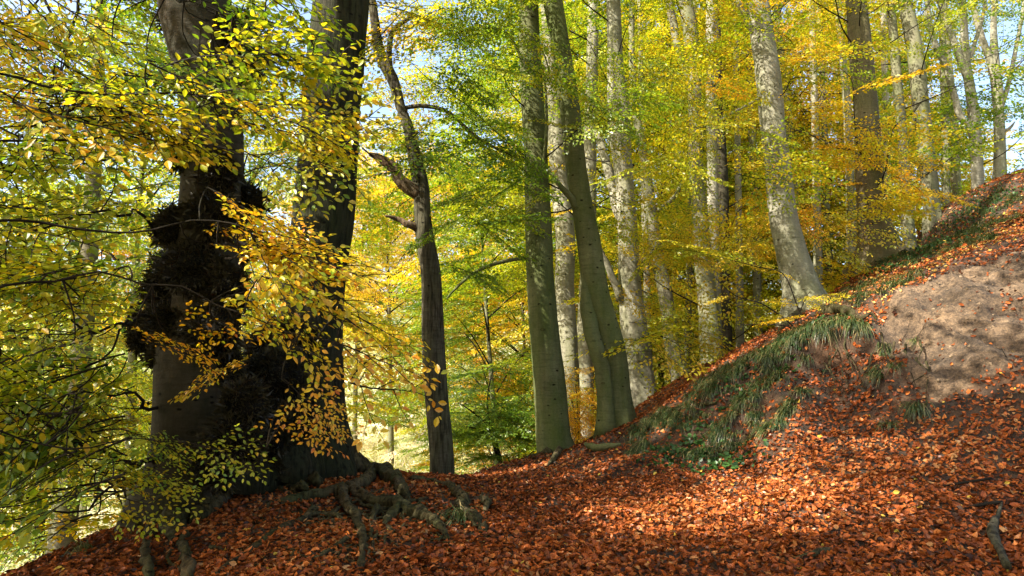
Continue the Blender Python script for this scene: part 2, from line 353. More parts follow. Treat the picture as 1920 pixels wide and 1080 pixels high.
def make_spray(L, nside, leaf, near, seed, sp=.045, droop=.18, tw=.0035, jt=.06, wfac=.55, fill=1.0):
    """a flat beech spray along +x, lying in xy; returns a stamp pattern"""
    g = np.random.default_rng(seed); mb = MB(); pts_leaf = []
    n = 9; x = np.linspace(0, L, n); main = np.stack([x, .05*L*np.sin(x/L*5+seed), -droop*x*x/L + 0*x], 1)
    mb.tube(main, np.linspace(tw*1.6, tw*.5, n), 4 if near else 3, 1)
    lines = [(main, .35)]
    for k in range(nside):
        f = (k + .7) / (nside + .6) ; i = f * (n-1); i0 = int(i); p = main[i0] + (main[min(i0+1, n-1)] - main[i0]) * (i - i0)
        s = 1 if k % 2 else -1; a = rad(g.uniform(38, 62)) * s; ll = L * (.62 * (1 - f) + .16) * g.uniform(.75, 1.15)
        m_ = 5; tt = np.linspace(0, 1, m_); aa = a * (1 - .35 * tt)
        st = np.stack([np.cos(aa), np.sin(aa), -droop * tt * 1.3 + g.normal(0, .05)], 1) * ll / (m_-1)
        P = p + np.vstack([[0, 0, 0], np.cumsum(st[:-1], 0)]); mb.tube(P, np.linspace(tw, tw*.4, m_), 3, 1); lines.append((P, 0))
        if ll > .35:
            for s2 in (1, -1):
                p2 = P[2]; a2 = a*.8 + s2 * rad(42); P2 = np.array([p2, p2 + .45*ll*np.array([math.cos(a2), math.sin(a2), -.12])]); mb.tube(P2, [tw*.5, tw*.3], 3, 1); lines.append((P2, 0))
    tw_i = mb.n
    O = []; D = []
    for P, st0 in lines:
        seg = np.linalg.norm(P[1:] - P[:-1], axis=1); tot = seg.sum(); cl = np.concatenate([[0], np.cumsum(seg)])
        s = 1; d = max(tot * st0, sp*.6)
        while d < tot:
            if g.random() < fill:
                i0 = min(np.searchsorted(cl, d, 'right') - 1, len(seg)-1); t_ = (d - cl[i0]) / seg[i0]; p = P[i0] + (P[i0+1]-P[i0])*t_
                dr = (P[i0+1]-P[i0]) / seg[i0]; a = s * rad(g.uniform(35, 65)); dd = np.array([dr[0]*math.cos(a) - dr[1]*math.sin(a), dr[0]*math.sin(a) + dr[1]*math.cos(a), dr[2] - .12])
                O.append(p + dd * .008); D.append(dd)
            s = -s; d += sp * g.uniform(.8, 1.3)
        O.append(P[-1]); D.append(P[-1] - P[-2])
    O = np.array(O); D = np.array(D); M = len(O)
    D = D / np.linalg.norm(D, axis=1)[:, None] + g.normal(0, .16, (M, 3)); zh = np.tile([0, 0, 1.0], (M, 1)) + g.normal(0, .33, (M, 3))
    A = frame_from(D, zh) * (leaf * g.uniform(.55, 1.25, M))[:, None, None]
    V, Lp, Nn = leaf_tpl(1.0, wfac, near, .25 if near else .2, .12)
    mb.stamp((V, Lp, Nn, np.zeros(len(Nn)), np.zeros(len(Nn), int)), A, O, np.zeros(M))
    # one tint offset for each leaf
    V = np.concatenate(mb.V); L_ = np.concatenate(mb.L); N = np.concatenate(mb.N); T = np.concatenate(mb.T); Ma = np.concatenate(mb.M)
    k = len(Nn); lt = np.repeat(g.normal(0, jt, M), k); T[-M*k:] = lt; T[:-M*k] = 0
    return (V.astype(np.float32), L_, N, T, Ma), M
NEAR = [make_spray(g_, ns, .066, True, s, .05, .17, jt=.09, tw=.0048) for g_, ns, s in ((.95, 9, 1), (.8, 7, 2), (1.1, 11, 3), (.65, 5, 4), (.9, 8, 5))]
MID = [make_spray(g_, ns, .085, False, s, .055, .16, jt=.06, tw=.004, wfac=.62) for g_, ns, s in ((1.6, 11, 11), (1.3, 9, 12), (1.9, 13, 13), (1.1, 8, 14))]
BIG = [make_spray(g_, ns, .19, False, s, .16, .2, jt=.07, tw=.006, wfac=.7) for g_, ns, s in ((2.6, 9, 21), (3.0, 11, 22))]
def stamp_sprays(mb, kind, O, D, tint, scale=1.0, tilt=.3, face=0.0):
    """put sprays with their base at O, pointing along D"""
    O = np.asarray(O, float); M = len(O)
    if not M: return
    D = np.asarray(D, float); zh = np.tile([0, 0, 1.0], (M, 1)) + R.normal(0, tilt, (M, 3)) + face * np.array([0, -1.0, 0])
    A = frame_from(D, zh) * (np.broadcast_to(scale, (M,)) * R.uniform(.8, 1.2, M))[:, None, None]
    c = R.integers(0, len(kind), M)
    for k in range(len(kind)):
        s = c == k; mb.stamp(kind[k][0], A[s], O[s], np.broadcast_to(tint, (M,))[s])

# tints of the foliage seen across the view, and how much of it there is
GU = np.arange(12) * 160 + 80.0; GV = np.array([65, 200, 335, 470, 600, 740, 870.])
TINT = np.array([[.44, .18, .16, .26, .46, .20, .22, .34, .38, .44, .26, .18],
                 [.40, .14, .30, .28, .38, .15, .30, .36, .38, .46, .26, .16],
                 [.24, .22, .34, .40, .26, .14, .34, .34, .36, .48, .30, .18],
                 [.27, .27, .34, .44, .30, .18, .36, .38, .40, .48, .36, .26],
                 [.28, .28, .38, .42, .56, .32, .42, .38, .46, .50, .42, .4],
                 [.28, .30, .32, .40, .38, .14, .46, .40, .46, .50, .5, .5],
                 [.28, .30, .34, .40, .28, .13, .40, .40, .5, .5, .5, .5]])
KEEP = np.array([[.4, .45, .8, 1, .65, 1, 1, 1, 1, .95, .8, .6],
                 [.3, .45, .8, 1, .75, 1, 1, 1, 1, 1, .7, .45],
                 [.3, .45, .8, 1, .9, 1, 1, 1, 1, 1, .6, .35],
                 [.6, .65, .8, 1, .9, .9, 1, 1, 1, .9, .6, .5],
                 [1, 1, 1, 1, .45, .7, 1, 1, .9, .8, .6, .5],
                 [1, 1, 1, 1, .12, .8, 1, 1, 1, 1, 1, 1],
                 [1, 1, 1, 1, .05, .6, 1, 1, 1, 1, 1, 1]])
def gmap(G, u, v):
    a = np.clip((np.asarray(u) - GU[0]) / 160, 0, 10.999); b = np.clip(np.interp(v, GV, np.arange(7)), 0, 5.999)
    i = a.astype(int); j = b.astype(int); a = a - i; b = b - j
    return G[j, i]*(1-a)*(1-b) + G[j, i+1]*a*(1-b) + G[j+1, i]*(1-a)*b + G[j+1, i+1]*a*b

# ---------------------------------------------------------------- trees
CLEAR = []      # trunks that should stay in view: (points u, v, half width, depth)
TREES = {}
def trunk_mesh(name, P, r, m, parent, gz, flare=.0, lob=5, seg=32, step=.14, ph=0.0, wob=.035, hflare=.42):
    P = np.asarray(P, float); tot = np.linalg.norm(P[1:] - P[:-1], axis=1).sum(); n = max(int(tot / step), 8)
    Q = spline(np.hstack([P, np.asarray(r, float)[:, None]]), n); P, r = Q[:, :3], Q[:, 3]
    th = np.arange(seg) * 2 * math.pi / seg; h = np.clip(P[:, 2] - gz, 0, 50)
    rr = r[:, None] * (1 + wob * fbm(np.cos(th)[None]*1.5 + ph, np.sin(th)[None]*1.5, P[:, 2:3] * 1.1) + .4 * wob * fbm(np.cos(th)[None]*3 + ph, np.sin(th)[None]*3, P[:, 2:3]*4))
    e = np.exp(-h / hflare)[:, None]
    rr = rr * (1 + flare * e * (1 + .75 * np.cos(lob * th + ph)[None] * np.clip(e * 1.5, 0, 1) + .3*np.sin((lob-2)*th + 2*ph)[None]))
    V, L, N = tube_geo(P, rr, seg); mb = MB(); mb.add(V, L, N, .5, 0, True)
    return mb.build(name, [m], parent), P, r
def tree(key, path, y, m, label, lean_y=0.0, flare=.35, lob=5, top=20., cat='tree', group=None, seg=32, name='beech_tree', clear=True, base=None, burn=True):
    """path: list of (u, v, width) from base to top in the photo's pixels, all at depth y"""
    pts = []; rs = []
    for k, (u, v, w_) in enumerate(path):
        yy = y + lean_y * (path[0][1] - v) / 800.
        P = W(u, v, yy); pts.append(P); rs.append(wid(P, w_) / 2)
    gz = float(H(pts[0][0], pts[0][1])[0]); b = pts[0].copy()
    low = b.copy(); low[2] = min(gz, b[2]) - .45; low[0] += (pts[0][0]-pts[1][0]) * .15
    if gz < b[2] - .3:
        pts = [np.array([b[0], b[1], gz])] + pts; rs = [rs[0]*1.05] + rs
    pts = [low] + pts; rs = [rs[0] * 1.08] + rs
    d = pts[-1] - pts[-2]; d /= np.linalg.norm(d); hh = pts[-1][2]; P = pts[-1].copy(); r = rs[-1]
    while P[2] < top:
        d = d + np.array([R.normal(0, .04), R.normal(0, .04), .12]); d /= np.linalg.norm(d); P = P + d * 1.6; r *= .86; pts.append(P.copy()); rs.append(r)
    e = empty(name, (0, 0, 0), label, cat, group)
    base_ = np.array([pts[1][0], pts[1][1], gz]); e.location = base_
    o, P, r = trunk_mesh('trunk', np.array(pts) , rs, m, e, gz, flare, lob, seg, ph=y*1.7)
    o.matrix_parent_inverse = Matrix.Translation(-Vector([float(a) for a in base_]))
    if clear: CLEAR.append((np.array([p[0] for p in path][::-1], float), np.array([p[1] for p in path][::-1], float), np.array([p[2] for p in path][::-1]) / 2., y))
    TREES[key] = dict(e=e, P=P, r=r, y=y, base=base_, mat=m, mb=MB(), inv=Matrix.Translation(-Vector([float(a) for a in base_])))
    return TREES[key]
def branch(T, pts, rs, m=None, name='branch', k=12, wob=.08, n=None):
    P = np.asarray(pts, float); n = n or max(10, int(np.linalg.norm(P[1:]-P[:-1], axis=1).sum() / .12))
    Q = spline(np.hstack([P, np.asarray(rs, float)[:, None]]), n); th = np.arange(k) * 2*math.pi/k
    rr = Q[:, 3:4] * (1 + wob * fbm(np.cos(th)[None]*1.5, np.sin(th)[None]*1.5, np.arange(n)[:, None]*(.16 if name == 'root' else .35) + P[0][0]*7) + (.10 * fbm(np.cos(th)[None]*4, np.sin(th)[None]*4 + 3, np.arange(n)[:, None]*.35) if name == 'root' else 0))
    Q[:, :3] += fbm(np.arange(n)*.3, Q[:, 0]*.5, 1.0)[:, None] * np.array([.3, .2, .5]) * Q[:, 3:4]
    V, L, N = tube_geo(Q[:, :3], rr, k); mb = MB(); mb.add(V, L, N, .5, 0, True)
    o = mb.build(name, [m or T['mat']], T['e']); o.matrix_parent_inverse = T['inv']; return o
def pb(T, px, rs, **kw):
    """branch whose points are (u, v, depth); widths in pixels"""
    P = [W(*p) for p in px]; return branch(T, P, [wid(a, b)/2 for a, b in zip(P, rs)], **kw)

def blocked(u, v, d, pad=30):
    b = np.zeros(u.shape, bool)
    for cu, cv, cw, y in CLEAR:
        m = (d < y - .2) & (v > cv[0]) & (v < cv[-1]); x = np.interp(v, cv, cu); hw = np.interp(v, cv, cw)
        b |= m & (np.abs(u - x) < hw + pad)
    return b
SUN_GAPS = [(W(u, v, y), r0) for u, v, y, r0 in ((1180,935,6.2,1.35),(1320,945,6.1,1.35),(1440,935,6.0,1.3),(1600,890,6.2,1.2),(1010,450,10.6,1.5),(1020,620,10.6,1.3),(1150,680,10.5,1.2),(1068,560,15.5,1.5),
        (1180,500,12.6,1.6),(1172,330,12.6,1.4),(1190,720,12.6,1.2),(1500,540,11,1.4),(1440,200,11,1.3),(1600,580,9.6,1.2),(760,960,6.3,1.0),(815,640,9.4,1.1),(800,430,9.4,1.1),(1080,960,6.0,1.0),(1000,280,10.6,1.4),(1018,540,10.6,1.4),(1140,620,10.5,1.3),(1635,420,13,1.2),(1320,560,15.5,1.3),(1800,600,7.6,1.2))]
def crown(T, n, rad_, z0, z1, kind=MID, back=1.0, scale=1.0, kp=.85, dv=0.0, limbs=True, jit=.06, clr=.85):
    """leaf sprays round a trunk from height z0 to z1"""
    P = T['P']; zz = R.uniform(z0, z1, n); idx = np.clip(np.searchsorted(P[:, 2], zz), 0, len(P)-1); c = P[idx]
    a = R.uniform(0, 2*math.pi, n); rr = rad_ * np.sqrt(R.uniform(.01, 1, n)); O = c + np.stack([np.cos(a)*rr, np.sin(a)*rr*back, R.normal(0, .2, n) + .12*rr], 1)
    D = np.stack([np.cos(a), np.sin(a), R.normal(-.05, .18, n)], 1) + R.normal(0, .35, (n, 3)) * [1, 1, .3]
    C = O + D * .7; u, v, d = project(C)
    vis = (v > -60) & (v < 1000) & (u > -100) & (u < 2020)
    k = (R.random(n) < np.where(vis, gmap(KEEP, u, v), 1)) & ~(vis & blocked(u, v, C[:, 1], 34) & (R.random(n) < clr))
    k &= O[:, 2] > H(O[:, 0], O[:, 1], False) + .5
    if not limbs:
        E = O + D * 2.6; ue, ve, de = project(E); m_ = 150 + 1800 / np.clip(d, 1, 30)
        k &= ~((v > -m_) & (v < 1150) & (u > -m_) & (u < 1920 + m_) & (d > .1)) & ~((ve > -m_) & (ve < 1150) & (ue > -m_) & (ue < 1920 + m_) & (de > .1))
        Cb = O + D * 1.2
        for p, r0 in SUN_GAPS:      # holes cut in the unseen canopy to put sun pools on slope and trunks
            q = Cb - p; t_ = q @ sdir; k &= ~((np.linalg.norm(q - t_[:, None] * sdir, axis=1) < r0) & (t_ > 0))
    O, D, u, v, c, rr = O[k], D[k], u[k], v[k], c[k], rr[k]
    tint = gmap(TINT, u, v) + dv + R.normal(0, jit, len(u)) + .10 * fbm(O[:, 0]*.5, O[:, 1]*.5, O[:, 2]*.8)
    stamp_sprays(T['mb'], kind, O, D, tint, scale)
    if limbs:   # thin limbs reach from the trunk to some of the sprays
        for i in range(0, len(O), 7):
            if rr[i] > .5:
                s = c[i] - [0, 0, .25*rr[i]]; j_ = R.normal(0, .03*rr[i], (3, 3)); q_ = O[i] - s
                T['mb'].tube(spline([s, s + q_*.25 + j_[0], s + q_*.5 + j_[1] + [0, 0, .08*rr[i]], s + q_*.78 + j_[2], O[i]], 14), np.linspace(.008 + .003*rr[i], .003, 14), 5, 1)
def finish(T, name='crown'):
    if T['mb'].V:
        o = T['mb'].build(name, [M_LEAF, B_TWIG], T['e']); o.matrix_parent_inverse = T['inv']

# --- the trees of the slope (u, v, width), from the base up
SLOPE = 'beeches standing along the wooded slope'
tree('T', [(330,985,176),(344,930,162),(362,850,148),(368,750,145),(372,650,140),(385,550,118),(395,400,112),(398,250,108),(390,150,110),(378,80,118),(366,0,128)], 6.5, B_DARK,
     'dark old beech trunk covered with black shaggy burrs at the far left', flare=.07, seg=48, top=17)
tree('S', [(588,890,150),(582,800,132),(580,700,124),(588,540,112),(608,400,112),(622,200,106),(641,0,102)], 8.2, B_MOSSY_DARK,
     'thickest dark trunk just right of the burr-covered beech, moss-black at its foot', flare=.25, seg=48, top=19)
tree('R', [(828,905,46),(828,850,44),(818,740,44),(812,640,43),(809,540,38),(806,500,37),(797,450,35),(792,400,31),(790,350,30),(779,300,27),(766,240,20),(751,200,18),(737,150,22),(712,100,22),(700,20,16)], 9.4, B_OAK,
     'slim tree with rough furrowed bark and broken side limbs', name='oak_tree', flare=.08, seg=28, top=12)
tree('A', [(1042,846,66),(1037,820,62),(1032,740,60),(1022,640,56),(1014,540,52),(1010,450,50),(1005,300,45),(996,150,42),(990,0,38)], 10.6, B_GREEN,
     'mossy green beech trunk with leaf shadows right of the furrowed tree', flare=.12)
tree('B', [(1158,808,66),(1152,740,58),(1150,690,54),(1142,640,53),(1131,600,50),(1116,540,48),(1103,450,44),(1094,400,40),(1085,350,40),(1079,300,38),(1068,200,38),(1057,125,36),(1050,75,34),(1036,0,37)], 10.5, B_GREEN,
     'strongly leaning beech trunk with two fused stems at its base', flare=.22, lob=4)
tree('D', [(1070,800,37),(1069,740,37),(1065,640,37),(1059,540,36),(1060,450,36),(1054,380,36),(1047,300,34),(1040,200,30),(1030,60,26)], 15.5, B_PALE,
     'pale beech trunk seen between the mossy trunk and the leaning trunk', flare=.1)
tree('C', [(1098,800,34),(1098,740,32),(1096,640,30),(1100,540,28),(1105,400,26),(1107,250,24),(1111,100,22),(1112,0,20)], 17, B_PALE,
     'straight slim pale beech directly behind the leaning trunk', flare=.1)
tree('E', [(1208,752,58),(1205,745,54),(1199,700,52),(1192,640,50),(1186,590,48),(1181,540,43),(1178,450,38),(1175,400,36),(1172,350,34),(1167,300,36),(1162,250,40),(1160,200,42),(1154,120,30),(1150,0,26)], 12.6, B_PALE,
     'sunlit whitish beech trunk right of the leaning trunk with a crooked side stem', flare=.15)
tree('X', [(1276,695,36),(1270,690,33),(1260,640,30),(1253,590,27),(1246,540,26),(1232,480,25),(1215,350,20),(1208,300,16),(1200,250,15),(1190,195,14),(1184,60,11)], 15.5, B_GREY,
     'thin beech trunk bending left behind yellow twigs near the ridge', flare=.1)
tree('G', [(1336,690,45),(1333,640,42),(1325,540,35),(1319,500,33),(1312,400,30),(1305,300,27),(1304,240,24),(1300,125,26),(1295,60,28),(1285,0,25)], 15.5, B_GREY,
     'greyish beech with a forked upper trunk, leftmost of the close pair on the ridge', flare=.1)
tree('Hh', [(1346,680,20),(1343,600,20),(1340,500,19),(1337,400,21),(1336,320,20),(1334,220,19),(1333,120,19),(1333,0,17)], 17.5, B_PALE,
     'straight slender pale trunk directly right of the forked grey beech', flare=.1)
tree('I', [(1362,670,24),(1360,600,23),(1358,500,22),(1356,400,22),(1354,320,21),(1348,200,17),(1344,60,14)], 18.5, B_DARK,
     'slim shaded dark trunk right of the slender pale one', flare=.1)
tree('J', [(1518,592,84),(1508,560,68),(1500,530,60),(1491,500,57),(1479,450,52),(1468,400,51),(1457,300,46),(1450,250,45),(1441,150,45),(1430,75,43),(1419,0,42)], 11.0, B_PALE,
     'tall pale beech with a smooth flared foot on the edge of the bank', flare=.28, lob=4)
tree('K', [(1652,498,82),(1648,462,66),(1641,430,56),(1637,400,51),(1632,350,49),(1629,300,46),(1624,200,41),(1614,100,40),(1605,0,35)], 13.0, B_BROWN,
     'sturdy grey-brown beech with spreading foot behind orange-yellow twigs', flare=.35, lob=4)
tree('Mm', [(1706,458,23),(1701,400,21),(1696,320,18),(1692,250,17),(1682,150,17),(1674,50,15)], 17, B_GREY,
     'thin beech trunk between the sturdy flared beech and the smooth grey one', flare=.1)
tree('Ll', [(1750,425,31),(1749,400,29),(1739,300,28),(1727,200,28),(1716,100,27),(1703,30,25),(1697,0,24)], 17, B_GREY,
     'smooth grey beech standing on the skyline right of the flared beech', flare=.12)
tree('Nn', [(1834,374,22),(1833,340,20),(1831,290,20),(1826,220,19),(1818,160,17),(1812,125,15),(1808,60,13),(1805,0,11)], 19.5, B_PALE,
     'pale beech on the skyline whose stem splits into several rising forks', flare=.12)
tree('Oo', [(1876,348,25),(1875,310,21),(1874,240,18),(1870,170,19),(1866,135,18),(1863,60,11),(1865,0,10)], 21, B_PALE,
     'rightmost pale beech on the skyline with a wide Y-shaped fork', flare=.12)
tree('Pp', [(1598,520,20),(1596,400,17),(1592,300,15),(1588,200,14),(1580,110,13),(1574,50,10)], 21, B_PALE,
     'distant pale stem left of the sturdy flared beech', flare=.05)
tree('Qq', [(1500,520,18),(1488,350,16),(1476,200,14),(1467,140,13),(1461,60,12),(1456,0,11)], 23, B_GREY,
     'distant grey stem just behind the tall pale beech', flare=.05)
tree('Uu', [(1556,560,15),(1553,470,15),(1549,380,13),(1546,250,11),(1540,100,9)], 24, B_GREY,
     'distant thin grey stem between the tall pale and the sturdy beech', flare=.05)
tree('Vv', [(1792,330,16),(1790,270,14),(1786,200,13),(1778,110,12),(1770,0,10)], 26, B_GREY,
     'distant dull stem on the skyline left of the many-forked pale beech', flare=.05, clear=False)

for kk_, _u, _v, _y, _w, _l, _m, _lb in (('t1',1216,700,19,13,-14,B_PALE,'thin pale stem in the gap right of the sunlit whitish beech'),('t2',1290,690,20,12,10,B_GREY,'thin grey stem just left of the forked grey beech'),
        ('t3',1388,650,19,13,-8,B_PALE,'thin pale stem standing alone left of the tall pale beech'),('t4',1422,640,21,15,-18,B_GREY,'thin leaning stem close behind the tall pale beech on its left'),
        ('t5',1535,575,20,15,-12,B_PALE,'slender pale stem just right of the tall pale beech foot'),('t6',1665,470,22,13,-10,B_PALE,'slender pale stem right behind the sturdy flared beech'),
        ('t7',1240,700,24,10,6,B_DARK,'very thin dark stem behind the thin bent beech'),('t8',1775,400,23,13,-14,B_GREY,'thin grey stem between the smooth grey beech and the many-forked one')):
    tree(kk_, [(_u,_v,_w*1.2),(_u+_l*.2,_v-150,_w),(_u+_l*.55,_v-330,_w*.9),(_u+_l,_v-560,_w*.75),(_u+_l*1.3,_v-760,_w*.6)], _y, _m, _lb, flare=.05, seg=14, clear=False, top=14)
T = TREES
# forks, side stems and limbs
pb(T['G'], [(1296,160,15.5),(1283,120,15.5),(1270,80,15.6),(1256,20,15.7),(1246,-60,15.8)], [17,16,15,14,12])
pb(T['E'], [(1180,470,12.6),(1163,410,12.7),(1150,350,12.9),(1140,310,13),(1126,270,13.1),(1112,240,13.2)], [22,21,19,18,15,6])
pb(T['E'], [(1165,560,12.5),(1140,500,12.4),(1110,440,12.3),(1095,420,12.2)], [16,12,9,5])
pb(T['X'], [(1225,400,15.5),(1262,372,15.4),(1280,340,15.4),(1240,320,15.3),(1205,260,15.3)][:3], [9,8,6])
pb(T['X'], [(1246,520,15.5),(1235,500,15.4),(1190,485,15.3),(1160,495,15.2)], [16,14,12,8])
pb(T['B'], [(1092,402,10.5),(1075,375,10.4),(1050,345,10.3),(1030,320,10.3)], [17,14,9,5])
pb(T['A'], [(1015,335,10.55),(1025,260,10.3),(1024,170,10.2),(1020,140,10.2)], [8,7,5,4])
pb(T['A'], [(1008,160,10.5),(985,120,10.4),(965,80,10.3),(950,60,10.2)], [7,6,5,3])
pb(T['A'], [(990,483,10.6),(940,490,10.4),(890,510,10.2),(850,545,10.1),(838,560,10.0)], [8,7,6,5,3])
pb(T['R'], [(787,372,9.4),(770,365,9.35),(748,345,9.3),(735,315,9.25),(712,300,9.2),(692,290,9.2)], [30,29,24,20,15,7], m=B_BROKEN, wob=.3)
pb(T['R'], [(782,432,9.4),(765,425,9.3),(745,412,9.3),(722,405,9.2)], [18,14,9,4], m=B_BROKEN, wob=.25)
pb(T['R'], [(742,165,9.4),(728,120,9.3),(735,60,9.3),(775,30,9.3)], [12,11,10,7])
pb(T['R'], [(752,205,9.4),(790,200,9.4),(840,210,9.3),(900,260,9.3),(960,290,9.3)], [8,8,7,6,4])
pb(T['J'], [(1430,80,11),(1400,40,10.9),(1370,-40,10.8)], [12,10,8])
pb(T['J'], [(1432,178,11),(1405,195,10.8),(1372,212,10.6),(1340,230,10.4)], [5,5,4,2])
pb(T['Nn'], [(1830,270,19.5),(1815,235,19.4),(1800,215,19.4),(1775,130,19.3),(1752,80,19.3),(1740,20,19.2),(1735,-60,19.2)], [13,12,12,11,10,9,8])
pb(T['Nn'], [(1820,160,19.5),(1805,125,19.5),(1795,95,19.5),(1775,40,19.5),(1762,0,19.5),(1752,-60,19.5)], [14,13,12,11,10,8])
pb(T['Nn'], [(1813,130,19.5),(1828,80,19.5),(1845,20,19.6),(1850,-50,19.6)], [7,7,6,5])
pb(T['Oo'], [(1868,150,21),(1852,100,21),(1838,60,20.9),(1822,0,20.9),(1812,-60,20.9)], [13,12,11,10,8])
pb(T['Oo'], [(1873,215,21),(1890,160,21),(1905,90,21.1),(1918,20,21.1),(1925,-60,21.2)], [9,8,7,6,5])
pb(T['Oo'], [(1875,245,21),(1893,240,21),(1903,228,21)], [8,6,2])
pb(T['Mm'], [(1694,290,17),(1702,265,17),(1712,230,17),(1720,190,17)], [8,7,6,5])
pb(T['K'], [(1622,285,12.9),(1600,280,12.6),(1560,275,12.3),(1525,255,12.1),(1480,240,11.8)], [6,5,4,4,2])
pb(T['B'], [(1142,806,10.3),(1136,760,10.25),(1131,700,10.25),(1118,640,10.3),(1104,575,10.4),(1098,520,10.45)], [44,32,30,29,26,14], m=B_GREEN, name='fused_stem', k=20)

# --- trees beyond the frame that hang into it, and unseen ones added to shade it
def side_tree(key, x, y, h, r, m, label, lean=(0, 0)):
    z = float(H(x, y)[0]); e = empty('beech_tree', (x, y, z), label, 'tree')
    n = 9; t = np.linspace(0, 1, n); P = np.stack([x + lean[0]*t + .2*np.sin(t*4), y + lean[1]*t, z - .4 + (h+.4)*t], 1); rs = r * (1 - .75*t)
    o, P, r = trunk_mesh('trunk', P, rs, m, e, z, .25, 5, 24, ph=x)
    inv = Matrix.Translation(-Vector((x, y, z))); o.matrix_parent_inverse = inv
    TREES[key] = dict(e=e, P=P, r=r, y=y, base=np.array([x, y, z]), mat=m, mb=MB(), inv=inv); return TREES[key]
side_tree('F1', -6.4, 3.4, 15, .26, B_GREY, 'beech just outside the left edge whose green and orange boughs fill the left side')
side_tree('F2', -10.5, 8.2, 16, .3, B_GREY, 'green-leaved beech left of the burr-covered trunk, standing lower on the slope')
side_tree('F3', -7.0, -3.5, 17, .3, B_GREY, 'unseen beech added behind the viewer on the left to cast shade')
side_tree('F4', -1.5, -5.5, 18, .3, B_GREY, 'unseen beech added directly behind the viewer to cast shade')
side_tree('F5', -9.0, 14.0, 17, .28, B_GREY, 'yellow-green beech on the falling slope behind the burr-covered trunk')
side_tree('F6', -13.0, 13.0, 15, .25, B_GREY, 'orange-leaved beech at the far upper left')

for k, n, r_, z0, z1, sc in (('R', 60, 2.6, 4.8, 9, .7), ('A', 62, 2.6, 3.4, 8.5, .8), ('B', 42, 2.6, 4.2, 8.5, .8), ('D', 100, 4, .5, 11, .9), ('C', 120, 4.2, 1, 12, .9), ('E', 110, 3.6, 3.4, 9.5, .85),
                        ('X', 110, 3.6, 2.5, 11, .9), ('G', 120, 3.8, 3.4, 11, .9), ('Hh', 110, 4, 3.4, 12, .9), ('I', 110, 4.5, 3, 13, .95), ('J', 80, 3.2, 5.5, 9, .8),
                        ('K', 210, 3.2, 4.6, 10.5, .85), ('Mm', 130, 3.8, 5, 12, .9), ('Ll', 70, 3.6, 7, 12.5, .9), ('Nn', 60, 4, 8.5, 14, 1), ('Oo', 55, 4, 9.5, 15, 1),
                        ('Pp', 150, 5, 4, 15, 1.1), ('Qq', 150, 5, 3, 16, 1.1), ('Uu', 150, 5, 3, 16, 1.1), ('Vv', 90, 5, 7, 18, 1.2),
                        ('F2', 110, 4.6, -2, 8, 1), ('F5', 95, 5, -2.5, 9, 1.1), ('F6', 80, 5, -2, 11, 1.1)):
    crown(T[k], int(n*.78), r_, z0, z1, MID, scale=sc)
# high canopies above the frame: they throw the dappled shade
for k, n, r_, z0, z1 in (('T', 14, 4.0, 7.6, 11), ('S', 8, 4.0, 9, 12), ('F1', 220, 4.8, 4, 11), ('F3', 130, 6.5, 4, 12), ('F4', 110, 7, 4, 12), ('F2', 30, 4, 8, 12),
                         ('A', 8, 4, 10, 14), ('B', 8, 4, 10, 14), ('E', 6, 4, 11, 14), ('J', 8, 4, 11, 15), ('K', 8, 4, 12, 16), ('G', 6, 4, 12, 16), ('Ll', 6, 4, 14, 18)):
    crown(T[k], n, r_, z0, z1, BIG, limbs=False, kp=1)
for k, n, r_, z0, z1 in (('F1', 140, 4.2, 4.5, 9.5), ('F3', 60, 5, 4, 9), ('T', 60, 3, 6.5, 9.5)): crown(T[k], n, r_, z0, z1, MID, limbs=False, scale=.9)

# --- leafy boughs in the foreground on the left
LIMB = []
def bough(T_, px, r0, r1, m=B_TWIG, k=8):
    P = spline(np.array([W(*p) for p in px]), 16); s_ = np.linspace(0, 1, 16)[:, None]
    P[1:-1] += (R.normal(0, .035, (14, 3)) + .05 * np.c_[np.zeros(14), np.zeros(14), np.sin(np.arange(14) * 1.3 + px[0][1])]) * (.6 if T_ is T['F1'] else .4)
    branch(T_, P, np.linspace(r0, r1, len(P)) * (.42 if T_ is T['F1'] else .6), m=m, k=k, wob=.2); LIMB.append(spline(P, 30))
bough(T['T'], [(292,440,6.3),(262,400,5.9),(228,398,5.6),(180,395,5.3),(120,410,5.1),(60,438,5.0),(-60,470,4.9)], .028, .008)
bough(T['T'], [(275,592,6.2),(235,605,5.8),(170,620,5.4),(130,602,5.2),(95,585,5.1),(60,570,5.0)], .028, .008)
bough(T['T'], [(290,868,6.2),(250,868,5.8),(200,855,5.4),(150,828,5.1),(120,815,4.9),(60,780,4.7),(-20,740,4.5)], .035, .012)
bough(T['T'], [(285,905,6.2),(222,912,5.6),(170,945,5.2),(110,962,5.0),(50,970,4.8),(-30,975,4.6)], .022, .008)
bough(T['T'], [(300,560,6.2),(250,570,5.9),(220,640,5.6),(150,690,5.3),(60,700,5.0),(-20,690,4.8)], .02, .006)
bough(T['T'], [(310,760,6.3),(272,770,6.0),(262,745,5.8),(235,735,5.6),(180,742,5.3),(90,745,5.1)], .03, .007)
bough(T['T'], [(320,250,6.2),(250,215,5.8),(215,185,5.6),(160,190,5.4),(90,225,5.2),(-20,280,5.0)], .03, .01)
bough(T['F2'], [(60,-30,7.2),(120,60,7.2),(150,110,7.2),(125,85,7.2),(110,140,7.2),(95,190,7.2)], .03, .01)
bough(T['F2'], [(152,-20,7.6),(140,40,7.6),(125,90,7.6),(118,150,7.5)], .035, .015)
bough(T['F2'], [(195,-10,7),(180,30,7),(160,50,7),(152,90,7),(130,150,6.8),(100,190,6.8)], .02, .006)
bough(T['F2'], [(-60,120,8),(0,95,8),(35,60,8),(80,-20,8)], .03, .02)
